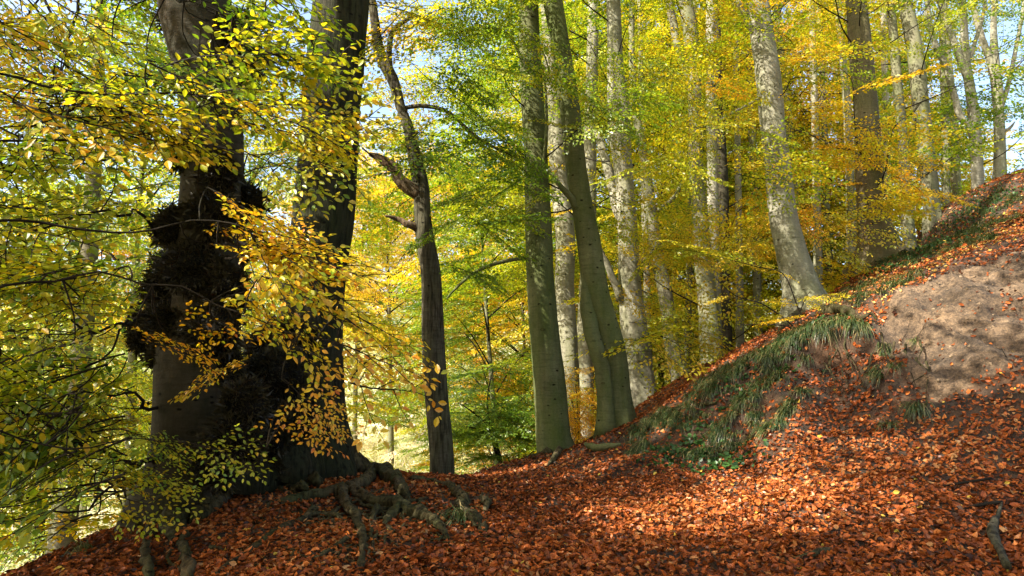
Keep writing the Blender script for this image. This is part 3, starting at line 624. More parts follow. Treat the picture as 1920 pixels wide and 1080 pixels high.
bough(T['F1'], [(-420,330,3.4),(-150,300,3.9),(60,262,4.4),(200,262,4.7),(330,260,4.9),(450,290,5.0),(560,330,5.1)], .03, .006)
bough(T['F1'], [(-420,200,3.5),(-150,150,4.0),(80,160,4.5),(300,180,4.8),(430,190,5.0),(560,190,5.1),(700,225,5.2),(820,255,5.3)], .03, .005)
bough(T['F1'], [(-420,500,3.4),(-150,440,3.9),(80,420,4.3),(250,430,4.5),(420,420,4.6),(560,440,4.6),(640,480,4.6),(720,510,4.65)], .03, .004)
bough(T['F1'], [(-420,650,3.4),(-100,560,3.9),(150,520,4.3),(340,540,4.5),(460,590,4.5),(560,620,4.5),(700,660,4.5),(800,715,4.5)], .025, .003)
bough(T['F1'], [(-420,800,3.4),(-100,800,3.7),(60,830,4.0),(200,835,4.2),(330,830,4.4),(420,835,4.5),(500,840,4.5)], .02, .003)
bough(T['F1'], [(-420,0,3.6),(-100,-60,4.2),(250,-40,4.8),(430,30,5.0),(560,80,5.1),(640,120,5.2)], .03, .005)
bough(T['F1'], [(-420,950,3.4),(-100,930,3.7),(60,950,4.0),(160,930,4.2),(230,900,4.3)], .02, .003)
LIMBP = np.vstack(LIMB)
def zone(T_, u0, u1, v0, v1, d0, d1, n, kind=NEAR, dt=0.0, mid=0.0, spread=.8, scale=1.0, face=.32, droop=-.16, tilt=.45, link_=True, tint=None):
    u = R.uniform(u0, u1, n); v = R.uniform(v0, v1, n); d = R.uniform(d0, d1, n)
    C = np.array([W(a, b, c) for a, b, c in zip(u, v, d)]); an = mid + R.normal(0, spread, n)
    D = np.stack([np.cos(an), .55*np.sin(an), R.normal(droop, .15, n)], 1); D /= np.linalg.norm(D, axis=1)[:, None]
    O = C - D * .45 * np.broadcast_to(scale, n)[:, None]
    tt = (gmap(TINT, u, v) if tint is None else tint) + dt + R.normal(0, .06, n) + .10 * fbm(O[:, 0]*1.5, O[:, 1]*1.5, O[:, 2]*1.5)
    stamp_sprays(T_['mb'], kind, O, D, tt, scale, tilt, face)
    if link_:
        for i in range(n):
            q = LIMBP[np.argmin(((LIMBP - O[i])**2).sum(1))]; g = np.linalg.norm(q - O[i])
            if g < 1.3:
                T_['mb'].tube(spline([q, (q + O[i])/2 + [0, 0, -.06*g] - D[i]*.1*g, O[i], O[i] + D[i]*.05], 7), np.linspace(.0065, .004, 7), 5, 1)
F1 = T['F1']; R = np.random.default_rng(23)
zone(F1, -100, 150, 250, 560, 4.2, 6.0, 25, mid=math.pi*.0, spread=1.2)
zone(F1, -100, 140, 540, 800, 4.2, 6.0, 24, mid=math.pi*.9, spread=.9)
zone(F1, -100, 150, 760, 990, 4.2, 5.8, 30, mid=math.pi*.9, spread=.9)
zone(F1, -80, 230, 20, 300, 4.6, 5.9, 28, spread=1.0)
zone(F1, 260, 430, 130, 240, 4.6, 5.4, 6, spread=.4, dt=.05)
zone(F1, 120, 560, 170, 260, 4.3, 5.2, 8, spread=.35, tint=.44)
zone(F1, 440, 560, 80, 330, 4.8, 5.8, 12, spread=.6, tint=.36)
zone(F1, 500, 670, 190, 270, 4.8, 5.3, 4, spread=.25, tint=.42, droop=-.2)
zone(F1, 430, 560, 350, 540, 4.6, 5.3, 9, scale=.75, spread=.5, tint=.52, droop=-.2)
zone(F1, 530, 620, 440, 530, 4.4, 4.9, 5, spread=.25, tint=.54, droop=-.2)
zone(F1, 480, 600, 540, 660, 4.5, 5.2, 5, spread=.6, scale=.8, tint=.42)
zone(F1, 600, 770, 580, 740, 4.4, 4.8, 5, spread=.35, tint=.6, scale=.75, droop=-.25)
zone(F1, 430, 580, -20, 110, 4.6, 5.6, 8, spread=.7)
zone(F1, 300, 420, 560, 700, 4.6, 5.2, 4, spread=1, tint=.52, scale=.55)
zone(F1, 190, 300, 760, 940, 4.5, 5.2, 11, spread=.6, dt=.04, scale=.5)
zone(F1, 400, 500, 835, 850, 4.5, 4.6, 2, spread=.1, tint=.3, scale=.55)
zone(F1, 540, 640, 700, 800, 4.4, 4.8, 3, spread=.5, tint=.58, scale=.5, droop=-.5)
zone(T['F2'], -60, 330, -80, 240, 6.8, 9, 44, spread=2)
zone(T['F2'], -60, 330, 200, 1010, 7.2, 9.6, 26, spread=2)
zone(T['S'], 700, 780, -40, 330, 8, 9, 5, spread=2)
zone(T['A'], 830, 1000, -40, 520, 8.5, 10.3, 46, kind=MID, spread=1.5, tint=.16, scale=.62, link_=False, face=.1)
zone(T['B'], 1000, 1220, 90, 260, 9.0, 10.2, 14, kind=MID, spread=1.0, tint=.3, scale=.62, link_=False, face=.1)
zone(T['X'], 1130, 1400, 390, 480, 10, 12, 22, kind=MID, spread=1.2, tint=.38, scale=.62, link_=False, face=.1)
zone(T['X'], 1160, 1330, 500, 680, 10.5, 12, 11, kind=MID, spread=1.2, tint=.42, scale=.72, link_=False, face=.1)
zone(T['J'], 1250, 1440, 130, 330, 9, 10.8, 22, kind=MID, spread=1.0, tint=.36, scale=.62, link_=False, face=.1)
zone(T['K'], 1560, 1730, 150, 400, 10.5, 12.6, 16, kind=MID, spread=1.2, tint=.5, scale=.75, link_=False, face=.1)
zone(T['K'], 1440, 1600, 250, 540, 12, 14, 20, kind=MID, spread=1.2, tint=.48, scale=.75, link_=False, face=.1)
zone(T['C'], 1050, 1110, 690, 790, 12, 14, 9, kind=MID, spread=1.2, tint=.52, scale=.45, link_=False, face=.1)

R = np.random.default_rng(31)
# --- shaggy burrs on the old beech
def burr(T_, u, v, y, ru, rv, name='burr'):
    c = W(u, v, y); a = wid(c, ru); b = wid(c, rv); mb = MB()
    n1, n2 = 22, 16; th = np.linspace(0, 2*math.pi, n1, endpoint=False); ph = np.linspace(0, math.pi, n2)
    TH, PH = np.meshgrid(th, ph); d = np.stack([np.cos(TH)*np.sin(PH), np.sin(TH)*np.sin(PH), np.cos(PH)], -1)
    k = .9 + .36 * fbm(d[..., 0]*2 + u, d[..., 1]*2, d[..., 2]*2 + v*.1) ; P = c + d * k[..., None] * np.array([a, min(a, b)*.8, b]) * .88
    i = np.arange(n2-1)[:, None]; j = np.arange(n1)[None]; q = np.stack([i*n1+j, (i+1)*n1+j, (i+1)*n1+(j+1) % n1, i*n1+(j+1) % n1], -1).reshape(-1)
    mb.add(P.reshape(-1, 3), q, np.full((n2-1)*n1, 4), .5, 1, True)
    n = int(1500 * (a*b) / .04 * .8) + 400; g = R.normal(0, 1, (n, 3)); g /= np.linalg.norm(g, axis=1)[:, None]
    kk = .95 + .36 * fbm(g[:, 0]*2 + u, g[:, 1]*2, g[:, 2]*2 + v*.1)
    O = c + g * kk[:, None] * np.array([a, min(a, b)*.8, b]) * .85; V, L, N = leaf_tpl(1, .32, False, .2, .2)
    A = frame_from(g + R.normal(0, .5, (n, 3)) + [0, 0, -.15], R.normal(0, 1, (n, 3))) * (R.uniform(.02, .055, n))[:, None, None]
    mb.stamp((V, L, N, np.zeros(len(N)), np.zeros(len(N), int)), A, O, R.uniform(.85, 1.15, n))
    s_ = R.random(n) < .12; V, L, N = leaf_tpl(1, .07, False, .2, .35)      # long dry shoots give it a ragged edge
    A = frame_from(g[s_] + R.normal(0, .35, (s_.sum(), 3)) + [0, 0, -.1], R.normal(0, 1, (s_.sum(), 3))) * R.uniform(.05, .12, s_.sum())[:, None, None]
    mb.stamp((V, L, N, np.zeros(len(N)), np.zeros(len(N), int)), A, O[s_], R.uniform(.7, 1.2, s_.sum()))
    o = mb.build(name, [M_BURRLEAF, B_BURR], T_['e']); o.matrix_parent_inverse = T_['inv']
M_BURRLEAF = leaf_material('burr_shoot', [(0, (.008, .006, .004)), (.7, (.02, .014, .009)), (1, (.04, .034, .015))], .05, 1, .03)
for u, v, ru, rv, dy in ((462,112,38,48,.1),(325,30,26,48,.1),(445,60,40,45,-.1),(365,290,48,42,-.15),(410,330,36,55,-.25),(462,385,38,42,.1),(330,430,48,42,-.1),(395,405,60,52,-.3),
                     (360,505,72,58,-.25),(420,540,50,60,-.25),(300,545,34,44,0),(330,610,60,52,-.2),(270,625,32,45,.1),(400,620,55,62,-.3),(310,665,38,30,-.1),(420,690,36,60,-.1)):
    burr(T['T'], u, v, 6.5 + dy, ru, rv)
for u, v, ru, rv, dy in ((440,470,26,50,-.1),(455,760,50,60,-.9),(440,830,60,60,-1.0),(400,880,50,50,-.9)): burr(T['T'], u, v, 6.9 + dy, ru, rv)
for u, v, ru, rv, dy in ((520,710,60,60,-1.0),(480,730,46,60,-1.1),(500,800,60,60,-1.1),(550,770,40,80,-.9),(480,860,60,50,-1.1),(535,625,46,36,-.6),(500,650,44,42,-.6),(570,640,36,30,-.5)): burr(T['S'], u, v, 8.0 + dy, ru, rv)
pb(T['S'], [(500,915,7.3),(503,860,7.35),(510,780,7.4),(515,720,7.4),(520,660,7.4),(525,620,7.4)], [190,165,135,120,90,40], m=B_MOSSY_DARK, name='basal_stem', k=30, wob=.18)
pb(T['T'], [(430,925,6.9),(425,850,6.9),(420,780,6.8),(408,720,6.7),(400,650,6.6)], [170,150,120,90,40], m=B_MOSSY_DARK, name='basal_stem', k=30, wob=.18)

# --- roots
def groundline(px):
    out = []
    for u, v, lift in px:
        p = ground_pt(u, v)
        if p is not None: p = p + [0, 0, lift]; out.append(p)
    return out
def root(T_, px, ws, lift=.25, wob=.3, k=16):
    P = groundline([(u, v, 0) for u, v in px]); rs = [wid(p, w_)/2 for p, w_ in zip(P, ws)]
    P = [p + np.array([0, 0, r_*(lift+.05)]) for p, r_ in zip(P, rs)]; rs = [r_*.76 for r_ in rs]; P.append(P[-1] + (P[-1]-P[-2])*.5 - np.array([0, 0, .08 + rs[-1]*1.3])); rs.append(rs[-1]*.6)
    return branch(T_, P, rs, m=B_ROOT, name='root', k=k, wob=wob, n=max(24, len(P)*12))
ST = T['S']; TT = T['T']
root(ST, [(640,897),(672,888),(700,890),(728,902),(752,925),(765,945)], [46,44,40,34,30,18], .6)
root(ST, [(700,892),(680,915),(645,928),(600,938),(555,945),(505,952)], [30,32,30,26,24,18], .5)
root(ST, [(650,925),(690,942),(735,955),(775,968),(812,985),(838,1008)], [28,28,30,34,28,12], .5)
root(ST, [(636,930),(650,955),(668,985),(678,1015),(680,1045),(676,1078)], [24,22,22,20,17,15], .8)
root(ST, [(590,962),(566,982),(530,998),(490,1025),(455,1052),(410,1078)], [16,18,18,20,16,13], .6)
root(ST, [(575,972),(600,968),(625,972),(650,980)], [12,14,14,8], .5)
root(ST, [(705,960),(697,985),(695,1008),(700,1030)], [16,14,12,8], .8)
root(ST, [(745,962),(730,975),(722,992),(735,1000)], [26,22,16,8], .5)
root(ST, [(590,925),(575,915),(566,900)], [30,28,20], .9)
root(ST, [(560,935),(548,922),(535,925)], [34,34,20], .4)
root(ST, [(770,905),(800,905),(830,910),(850,925),(872,945)], [18,16,16,22,26], .4)
root(ST, [(862,950),(885,975),(905,1000),(918,1012)], [28,28,22,10], .4)
root(ST, [(905,938),(915,945),(912,955)], [20,22,12], .5)
root(ST, [(648,1018),(610,1045),(580,1062),(550,1078)], [14,14,12,10], .6)
root(TT, [(360,980),(400,958),(430,938),(470,925),(510,925),(545,935)], [26,20,20,20,16,10], .8)
root(TT, [(300,985),(275,985),(255,1000)], [56,46,28], .1)
root(TT, [(320,985),(320,1005),(325,1018)], [60,44,22], .3)
root(TT, [(300,980),(283,1000),(276,1018),(272,1040),(277,1078)], [34,26,22,22,24], .4)
root(TT, [(330,985),(342,1010),(345,1035),(350,1058),(350,1080)], [36,26,24,28,32], .1)
for _i in range(54):
    _u, _v = R.uniform(480, 820), R.uniform(925, 1020); _a = R.uniform(-.6, .9) if R.random() < .5 else R.uniform(1.2, 3.4); _px = []
    for _j in range(6):
        _px.append((_u, min(_v, 1078))); _a += R.normal(0, .45); _u += 30*math.cos(_a); _v += 16*math.sin(_a)
    _w = R.uniform(6, 13); root(ST, _px, list(np.linspace(_w, _w*.45, 6)), .35, k=8)
for _i in range(7):
    _u, _v = R.uniform(300, 480), R.uniform(965, 1040); _a = R.uniform(.2, 2.6); _px = []
    for _j in range(5):
        _px.append((_u, min(_v, 1078))); _a += R.normal(0, .45); _u += 30*math.cos(_a); _v += 16*math.sin(_a)
    _w = R.uniform(7, 15); root(TT, _px, list(np.linspace(_w, _w*.45, 5)), .35, k=8)
root(TT, [(390,960),(380,975),(365,985)], [60,50,30], .2)
root(T['A'], [(1030,846),(1010,855),(985,862),(960,868)], [22,16,12,7], .5)
root(T['A'], [(1050,848),(1040,862),(1030,872)], [20,14,7], .5)
root(T['B'], [(1170,800),(1150,810),(1128,818),(1100,826)], [28,20,14,7], .4)
root(T['J'], [(1545,588),(1580,588),(1610,600),(1632,590)], [26,20,14,7], .4)
root(T['J'], [(1500,598),(1480,610),(1462,622)], [30,22,10], .4)
root(T['J'], [(1560,600),(1540,615),(1560,625)], [10,12,8], .4)
root(T['K'], [(1620,505),(1600,520),(1585,530)], [26,18,8], .4)
root(T['K'], [(1680,482),(1700,480),(1715,482)], [24,14,6], .4)

for _i in range(16):       # rootlets hanging from the broken lip of the bank
    _u, _v = R.uniform(1545, 1740), R.uniform(630, 690); root(T['J'], [(_u, _v), (_u + R.normal(0, 8), _v + 18), (_u + R.normal(0, 14), _v + R.uniform(30, 60))], [6, 4, 2], .6, k=6)
for k in list(T): finish(T[k])

# ---------------------------------------------------------------- ground cover
def normals(x, y):
    e = .05; hx = (H(x+e, y) - H(x-e, y)) / (2*e); hy = (H(x, y+e) - H(x, y-e)) / (2*e)
    n = np.stack([-hx, -hy, np.ones_like(hx)], 1); return n / np.linalg.norm(n, axis=1)[:, None]
def world_poly(px): return [ground_pt(u, v)[:2] for u, v in px if ground_pt(u, v) is not None]
BANK = world_poly([(1175,850),(1250,862),(1400,845),(1500,815),(1620,800),(1745,765),(1715,700),(1640,640),(1640,595),(1500,622),(1400,672),(1250,752),(1190,800)])
UPPER = world_poly([(1560,570),(1640,510),(1745,432),(1835,380),(1915,345),(1915,440),(1800,490),(1690,540),(1600,578)])
ROOTS = world_poly([(300,985),(500,930),(640,900),(760,900),(900,935),(910,1015),(760,1030),(690,1070),(560,1075),(420,1060),(260,1070)])
print('polys', len(BANK), len(UPPER))
R = np.random.default_rng(41); n = 310000; r_ = 3.0 + 27 * R.random(n) ** 1.55; a = R.uniform(rad(-45), rad(49), n); x = r_*np.sin(a); y = r_*np.cos(a)
bare = bare_mask(x, y); bk = poly_mask(x, y, BANK, .1); up = poly_mask(x, y, UPPER, .3); pat = fbm(x*1.1, y*1.1, 4.0)
keep = np.ones(n); keep = np.where(bk > 0, .5 + .5*smooth(-.15, .35, pat), keep); keep = np.where(up > 0, .4 + .7*smooth(-.1, .4, pat), keep)
keep = np.where(bare > .5, .045 + .5*smooth(.55, .9, fbm(x*1.6, y*1.6, 9.0)), keep)
rc = poly_mask(x, y, ROOTS, .25); keep *= 1 - .6 * rc * smooth(-.5, .3, fbm(x*2.2, y*2.2, 7.0))
keep *= np.where((bk + up) > 0, 1, 1 - .5*smooth(.6, .9, fbm(x*.9+5, y*.9, 2.0)))
k = R.random(n) < keep; x, y, r_, up, bk = x[k], y[k], r_[k], up[k], bk[k]; n = len(x)
z = H(x, y); nn = normals(x, y); V, L, N = leaf_tpl(1, .58, True, .3, .0)
pats = []
for c_, f_ in ((.12, .25), (.3, .45), (-.25, .3), (.05, .7), (.4, -.3)):
    V, L, N = leaf_tpl(1, .5 + .12*(c_ > 0), True, f_*1.25, 0); V = V.copy(); V[:, 2] += c_ * (V[:, 0]-.5)**2 * 3 + .04*np.sin(V[:, 0]*9 + c_*20); pats.append((V, L, N, np.zeros(len(N)), np.zeros(len(N), int)))
d = R.normal(0, 1, (n, 3)); d -= nn * (d*nn).sum(1)[:, None]; d /= np.linalg.norm(d, axis=1)[:, None]; d += nn * R.normal(0, .28, n)[:, None]
zh = nn + R.normal(0, .6, (n, 3)); sz = (.026 + .046 * R.beta(1.6, 2.2, n)) * np.where(r_ > 12, 1.25, 1)
A = frame_from(d, zh) * sz[:, None, None]; O = np.stack([x, y, z + R.uniform(.004, .035, n)], 1)
ti = np.clip(R.normal(.42, .24, n) + .16*fbm(x*.8, y*.8, 1.0), 0, .93); ti = np.where((up > .2) & (R.random(n) < .22), .97, ti); ti = np.where(R.random(n) < .005, 1, ti)
c = R.integers(0, 5, n); mb = MB()
for i in range(5): s = c == i; mb.stamp(pats[i], A[s], O[s], ti[s])
tag(mb.build('fallen_leaves', [M_LITTER]), 'rust-brown fallen beech leaves carpeting the forest floor and bank', 'leaves', kind='stuff')

def tuft_geo(mb, P, nrm, n, ln, spread, wd, g, down):
    th = g.uniform(0, 2*math.pi, n); l = ln * g.uniform(.55, 1.15, n); m_ = 5; t = np.linspace(0, 1, m_)
    out = np.stack([np.cos(th), np.sin(th), np.zeros(n)], 1) + down * 1.0
    out /= np.linalg.norm(out, axis=1)[:, None] + 1e-6
    b = P + g.normal(0, spread*.35, (n, 3)) * [1, 1, .1]
    rise = g.uniform(.35, .95, n)
    C = b[:, None] + l[:, None, None] * (out[:, None]*(t[None, :, None]*.75) + np.array([0, 0, 1.0]) * ((rise[:, None]*t*1.25 - 1.05*t*t)[..., None]))
    s = np.cross(out, [0, 0, 1.0]); s /= np.linalg.norm(s, axis=1)[:, None] + 1e-6; ww = wd * (1 - t**2*.92)
    Lf = C + s[:, None] * ww[None, :, None]; Rt = C - s[:, None] * ww[None, :, None]
    V = np.stack([Lf, Rt], 2).reshape(n, -1, 3); i = np.arange(m_-1); q = np.stack([2*i, 2*i+1, 2*i+3, 2*i+2], 1).ravel()
    L = (q[None] + (np.arange(n)*m_*2)[:, None]).ravel(); mb.add(V.reshape(-1, 3), L, np.full(n*(m_-1), 4), np.repeat(np.clip(g.normal(.42, .17, n) + (g.random(n) < .12)*.5 + g.normal(0, .1), 0, 1), m_-1), 0)
def in_poly_pts(poly, n):
    P = np.array(poly); o = []
    while len(o) < n:
        q = R.uniform(P.min(0), P.max(0), (400, 2)); q = q[poly_mask(q[:, 0], q[:, 1], poly, .001) > .99]
        q = q[fbm(q[:, 0]*1.1, q[:, 1]*1.1, 4.0) < .1]; q = q[fbm(q[:, 0]*2.6, q[:, 1]*2.6, 14.0) < .1]; q = q[bare_mask(q[:, 0], q[:, 1]) < .2]; o += list(q)
    return np.array(o[:n])
mb = MB()
for poly, n, ln, nb in ((BANK, 300, .22, 40), (UPPER, 300, .26, 34)):
    q = in_poly_pts(poly, n); nn = normals(q[:, 0], q[:, 1]); zz = H(q[:, 0], q[:, 1])
    for i in range(n):
        dn = nn[i] * [1, 1, 0] * 2.2
        tuft_geo(mb, np.array([q[i, 0], q[i, 1], zz[i]]), nn[i], nb, ln*R.uniform(.7, 1.3), .09, .0042, R, dn)
l1, l2 = W(1430, 700, 8.9)[:2], W(1725, 655, 7.85)[:2]; ld = (l2-l1)/np.linalg.norm(l2-l1); nn_ = np.array([ld[1], -ld[0]]); nn_ = nn_ if nn_[1] < 0 else -nn_
for i in range(46):      # sedge hanging over the broken lip
    q = l1 + (l2-l1) * R.uniform(.02, .98) - nn_ * R.uniform(.0, .16) ; tuft_geo(mb, np.array([q[0], q[1], H(q[0], q[1])[0]]), None, 34, .27*R.uniform(.7, 1.25), .07, .0042, R, np.array([nn_[0], nn_[1], -.25])*1.6)
tag(mb.build('grass', [M_GRASS]), 'dark green drooping sedge grass covering the bank', 'grass', kind='stuff')
def tuft(u, v, n, ln, label, tint=0):
    p = ground_pt(u, v); mb = MB(); nn = normals(p[:1], p[1:2])[0]
    tuft_geo(mb, p, nn, n, ln, .1, .0045, R, nn*[1, 1, 0]*2 + [0, -.25, 0])
    o = mb.build('grass_tuft', [M_GRASS], origin=p); o.location = p; tag(o, label, 'grass tuft', 'single sedge tufts at the edge of the leaf litter')
tuft(866, 975, 130, .36, 'drooping grass tuft growing on the root stub right of the tangled roots')
tuft(1212, 838, 150, .34, 'dark green grass tuft at the lowest left tip of the bank')
tuft(1262, 800, 130, .32, 'grass tuft just above the lowest left tip of the bank')
tuft(1722, 772, 110, .30, 'grass tuft directly below the bare earth patch')
tuft(1668, 800, 70, .22, 'small thin grass tuft on the leaf litter below the bank')
tuft(168, 1030, 60, .3, 'thin grass tuft at the lower left beside the old beech foot')
# ivy on the bank
mb = MB(); V, L, N = leaf_tpl(1, .95, True, .15, 0)
for u, v, s_, n in ((1490,670,.35,240),(1380,740,.35,160),(1250,870,.3,120),(1360,880,.35,170),(1300,845,.3,100),(1330,860,.3,90),(1730,470,.9,420),(1800,420,1.2,500),(1670,505,.7,260),(1760,445,1,300),(1870,375,1.2,420)):
    p = ground_pt(u, v)
    if p is None: continue
    q = p[:2] + R.normal(0, s_, (n, 2)) * .5; nn = normals(q[:, 0], q[:, 1]); zz = H(q[:, 0], q[:, 1]); d = R.normal(0, 1, (n, 3))
    A = frame_from(d, nn + R.normal(0, .4, (n, 3))) * R.uniform(.035, .065, n)[:, None, None]
    mb.stamp((V, L, N, np.zeros(len(N)), np.zeros(len(N), int)), A, np.stack([q[:, 0], q[:, 1], zz + R.uniform(.02, .07, n)], 1), R.uniform(0, 1, n))
tag(mb.build('ivy', [M_IVY]), 'low dark ivy creeping over the bank', 'ivy', kind='stuff')

# twigs strewn through the litter
mb = MB(); n = 240
for _i in range(n):
    r0 = 3.2 + 9*R.random()**1.3; a0 = R.uniform(rad(-38), rad(38)); q0 = np.array([r0*math.sin(a0), r0*math.cos(a0)]); h0 = R.uniform(0, 6.28); l0 = R.uniform(.08, .4); dq = np.array([math.cos(h0), math.sin(h0)])
    Q = np.array([q0 + dq*l0*t_ + R.normal(0, .06*l0, 2) for t_ in (0, .35, .7, 1)]); Z_ = H(Q[:, 0], Q[:, 1]) + .022 + R.uniform(0, .015, 4)
    mb.tube(spline(np.c_[Q, Z_], 8), np.linspace(1, .45, 8) * R.uniform(.002, .006), 5, 0)
tag(mb.build('litter_twigs', [B_TWIG]), 'thin dark twigs strewn through the fallen leaves', 'twigs', kind='stuff')
# clods and pebbles that have come loose from the bare bank
mb = MB(); n = 1500; P = np.array(_bare); q = R.uniform(P.min(0) - .25, P.max(0) + .1, (n*3, 2)); q = q[bare_mask(q[:, 0], q[:, 1]) > .15][:n]; n = len(q)
V = np.array([(1,0,0),(-1,0,0),(0,1,0),(0,-1,0),(0,0,1),(0,0,-1),(.6,.6,.5),(-.6,.5,.55),(.5,-.65,.5),(-.55,-.6,.45)], float)
f = [[6,4,2],[6,0,4],[0,6,2],[7,2,4],[7,4,1],[7,1,2],[8,4,0],[8,3,4],[8,0,3],[9,4,3],[9,1,4],[9,3,1],[0,2,5],[2,1,5],[1,3,5],[3,0,5]]
A = frame_from(R.normal(0, 1, (n, 3)), R.normal(0, 1, (n, 3))) * (.004 + .022*R.random(n)**4)[:, None, None] * R.uniform(.6, 1.3, (n, 1, 3))
mb.stamp((V, np.concatenate(f), np.full(16, 3), np.zeros(16), np.zeros(16, int)), A, np.stack([q[:, 0], q[:, 1], H(q[:, 0], q[:, 1])], 1), np.zeros(n))
M_CLOD = bark('clod', (.30, .21, .14), (.13, .09, .06), (.2, .15, .1), .1)
tag(mb.build('clods', [M_CLOD]), 'small loose clods and pebbles on the bare earth of the bank', 'clods', kind='stuff')

# ---------------------------------------------------------------- sticks
def stick(px, ws, label, m=B_ROOT, name='fallen_branch', twigs=()):
    P = groundline([(u, v, 0) for u, v in px]); rs = [wid(p, w_)/2 for p, w_ in zip(P, ws)]
    P = [p + np.array([0, 0, r_*.75 + .02]) for p, r_ in zip(P, rs)]; o0 = P[0]
    e = empty(name, o0, label, 'branch', 'fallen branches on the leaf litter'); F_ = dict(e=e, mat=m, inv=Matrix.Translation(-Vector([float(a) for a in o0])))
    branch(F_, P, rs, name='stem', k=10, wob=.15)
    for tp, tw in twigs:
        Q = groundline([(u, v, 0) for u, v in tp]); Q = [q + np.array([0, 0, .03]) for q in Q]; branch(F_, Q, [wid(q, b)/2 for q, b in zip(Q, tw)], name='twig', k=6)
stick([(1868,988),(1862,1010),(1870,1035),(1880,1055),(1890,1078)], [12,18,16,14,16], 'crooked peeling grey branch lying near the lower right corner', B_OAK, twigs=[([(1866,1000),(1872,980),(1880,955)], [9,8,4])])
stick([(1560,1046),(1530,1050),(1505,1056),(1480,1064),(1440,1072)], [12,13,11,6,4], 'short brown stick at the bottom edge, left of the peeling branch', B_ROOT)
stick([(1880,955),(1840,960),(1800,968),(1775,980)], [7,6,5,3], 'thin straight twig above the peeling branch at the lower right', B_TWIG)
stick([(1860,905),(1810,915),(1770,920)], [5,5,3], 'thin dark twig on the litter below the bare earth, right edge', B_TWIG)
stick([(1500,1035),(1450,1050),(1400,1072)], [5,6,4], 'thin bent twig left of the short brown stick', B_TWIG)
stick([(1262,775),(1290,773),(1320,768),(1345,762)], [6,9,9,4], 'small log lying across the grassy bank', B_ROOT)
stick([(1100,838),(1115,848),(1140,845),(1165,840)], [8,14,12,6], 'mossy bit of wood in the litter before the leaning trunk', B_GREEN)
stick([(1770,945),(1740,955),(1700,962)], [5,5,3], 'dark twig in the litter at lower right, left of the straight twig', B_TWIG)
stick([(1540,620),(1500,625),(1460,632)], [5,5,3], 'dead stem lying at the foot of the tall pale beech', B_TWIG)

# ---------------------------------------------------------------- shrubs and saplings
def sapling(name, u, v, y, tops, label, cat, tint, sc, r0=.02, n=8, leafkind=MID, grp=None):
    b = W(u, v, y); b[2] = float(H(b[0], b[1])[0]); e = empty(name, b, label, cat, grp); F_ = dict(e=e, mat=B_TWIG, inv=Matrix.Translation(-Vector([float(a) for a in b])), mb=MB())
    for px in tops:
        P = [b + [0, 0, -.1]] + [W(*p) for p in px]; branch(F_, P, np.linspace(r0, r0*.25, len(P)), name='stem', k=6); Q = spline(P, 30)
        if n:
            idx = R.integers(8, 30, n); O = Q[idx]; a = R.uniform(0, 2*math.pi, n); D = np.stack([np.cos(a), np.sin(a), R.normal(0, .2, n)], 1)
            stamp_sprays(F_['mb'], leafkind, O, D, tint + R.normal(0, .06, n), sc)
    if F_['mb'].V: finish(F_, 'foliage')
sapling('beech_sapling', 952, 872, 11.5, [[(935,840,11.5),(918,790,11.5),(915,740,11.5),(925,690,11.4)], [(930,830,11.4),(900,805,11.2),(870,800,11)], [(925,810,11.4),(890,775,11.3),(860,755,11.2)],[(922,800,11.6),(960,770,11.7),(985,740,11.8)]],
        'young green-leaved beech between the furrowed tree and the mossy trunk', 'sapling', .14, .5, .03, 16)
sapling('twiggy_bush', 1500, 640, 9.6, [[(1502,600,9.6),(1490,560,9.6),(1468,513,9.6),(1420,500,9.5),(1340,480,9.4)], [(1480,605,9.5),(1430,570,9.4),(1380,555,9.3),(1340,520,9.2)], [(1478,612,9.5),(1430,608,9.4),(1380,610,9.3)], [(1496,600,9.7),(1510,560,9.8),(1520,545,9.9)]],
        'almost bare dark twiggy shrub before the foot of the tall pale beech', 'shrub', .45, .35, .014, 2)
sapling('beech_sapling', 1085, 790, 13, [[(1083,760,13),(1080,720,13),(1090,690,13)], [(1075,760,13),(1060,735,13)]], 'knee-high orange-yellow beech sapling between the pale trunk and the leaning one', 'sapling', .55, .42, .015, 14)

# ---------------------------------------------------------------- trees in the valley and the wood beyond
def proto(seed, h, r0, crown_r, nsp, tint, zlow, m, sc=1.5):
    g = np.random.default_rng(seed); mb = MB(); n = 12; t = np.linspace(0, 1, n)
    P = np.stack([.5*np.sin(t*3+seed), .4*np.cos(t*2.5+seed) - .4, -.5 + (h+.5)*t], 1); rs = r0 * (1 - .85*t)
    tr = MB(); Q = spline(np.hstack([P, rs[:, None]]), 50); V, L, N = tube_geo(Q[:, :3], Q[:, 3], 14); tr.add(V, L, N, .5, 0, True)
    z = zlow + (h - zlow) * g.random(nsp) ** .9; f = (z - zlow) / (h - zlow); rr = crown_r * np.sqrt(np.clip(1 - (f*1.02 - .35)**2 / .45, .05, 1)) * np.sqrt(g.uniform(.05, 1, nsp)); a = g.uniform(0, 2*math.pi, nsp)
    O = np.stack([np.cos(a)*rr, np.sin(a)*rr, z], 1); D = np.stack([np.cos(a), np.sin(a), g.normal(-.05, .2, nsp)], 1)
    for i in range(0, nsp, 6):
        k = min(int((z[i] - .12*rr[i])/h*49), 49); s = Q[max(k-4, 0), :3]; mb.tube(spline([s, (s+O[i])/2 + [0, 0, .2], O[i]], 6), np.linspace(.05, .015, 6), 4, 1)
    stamp_sprays(mb, MID, O, D, tint + .1*fbm(O[:, 0]*.5, O[:, 1]*.5, O[:, 2]*.6) + g.normal(0, .04, nsp), sc)
    t0 = tr.build('trunk', [m]); c0 = mb.build('crown', [M_LEAF, B_TWIG]); return t0, c0
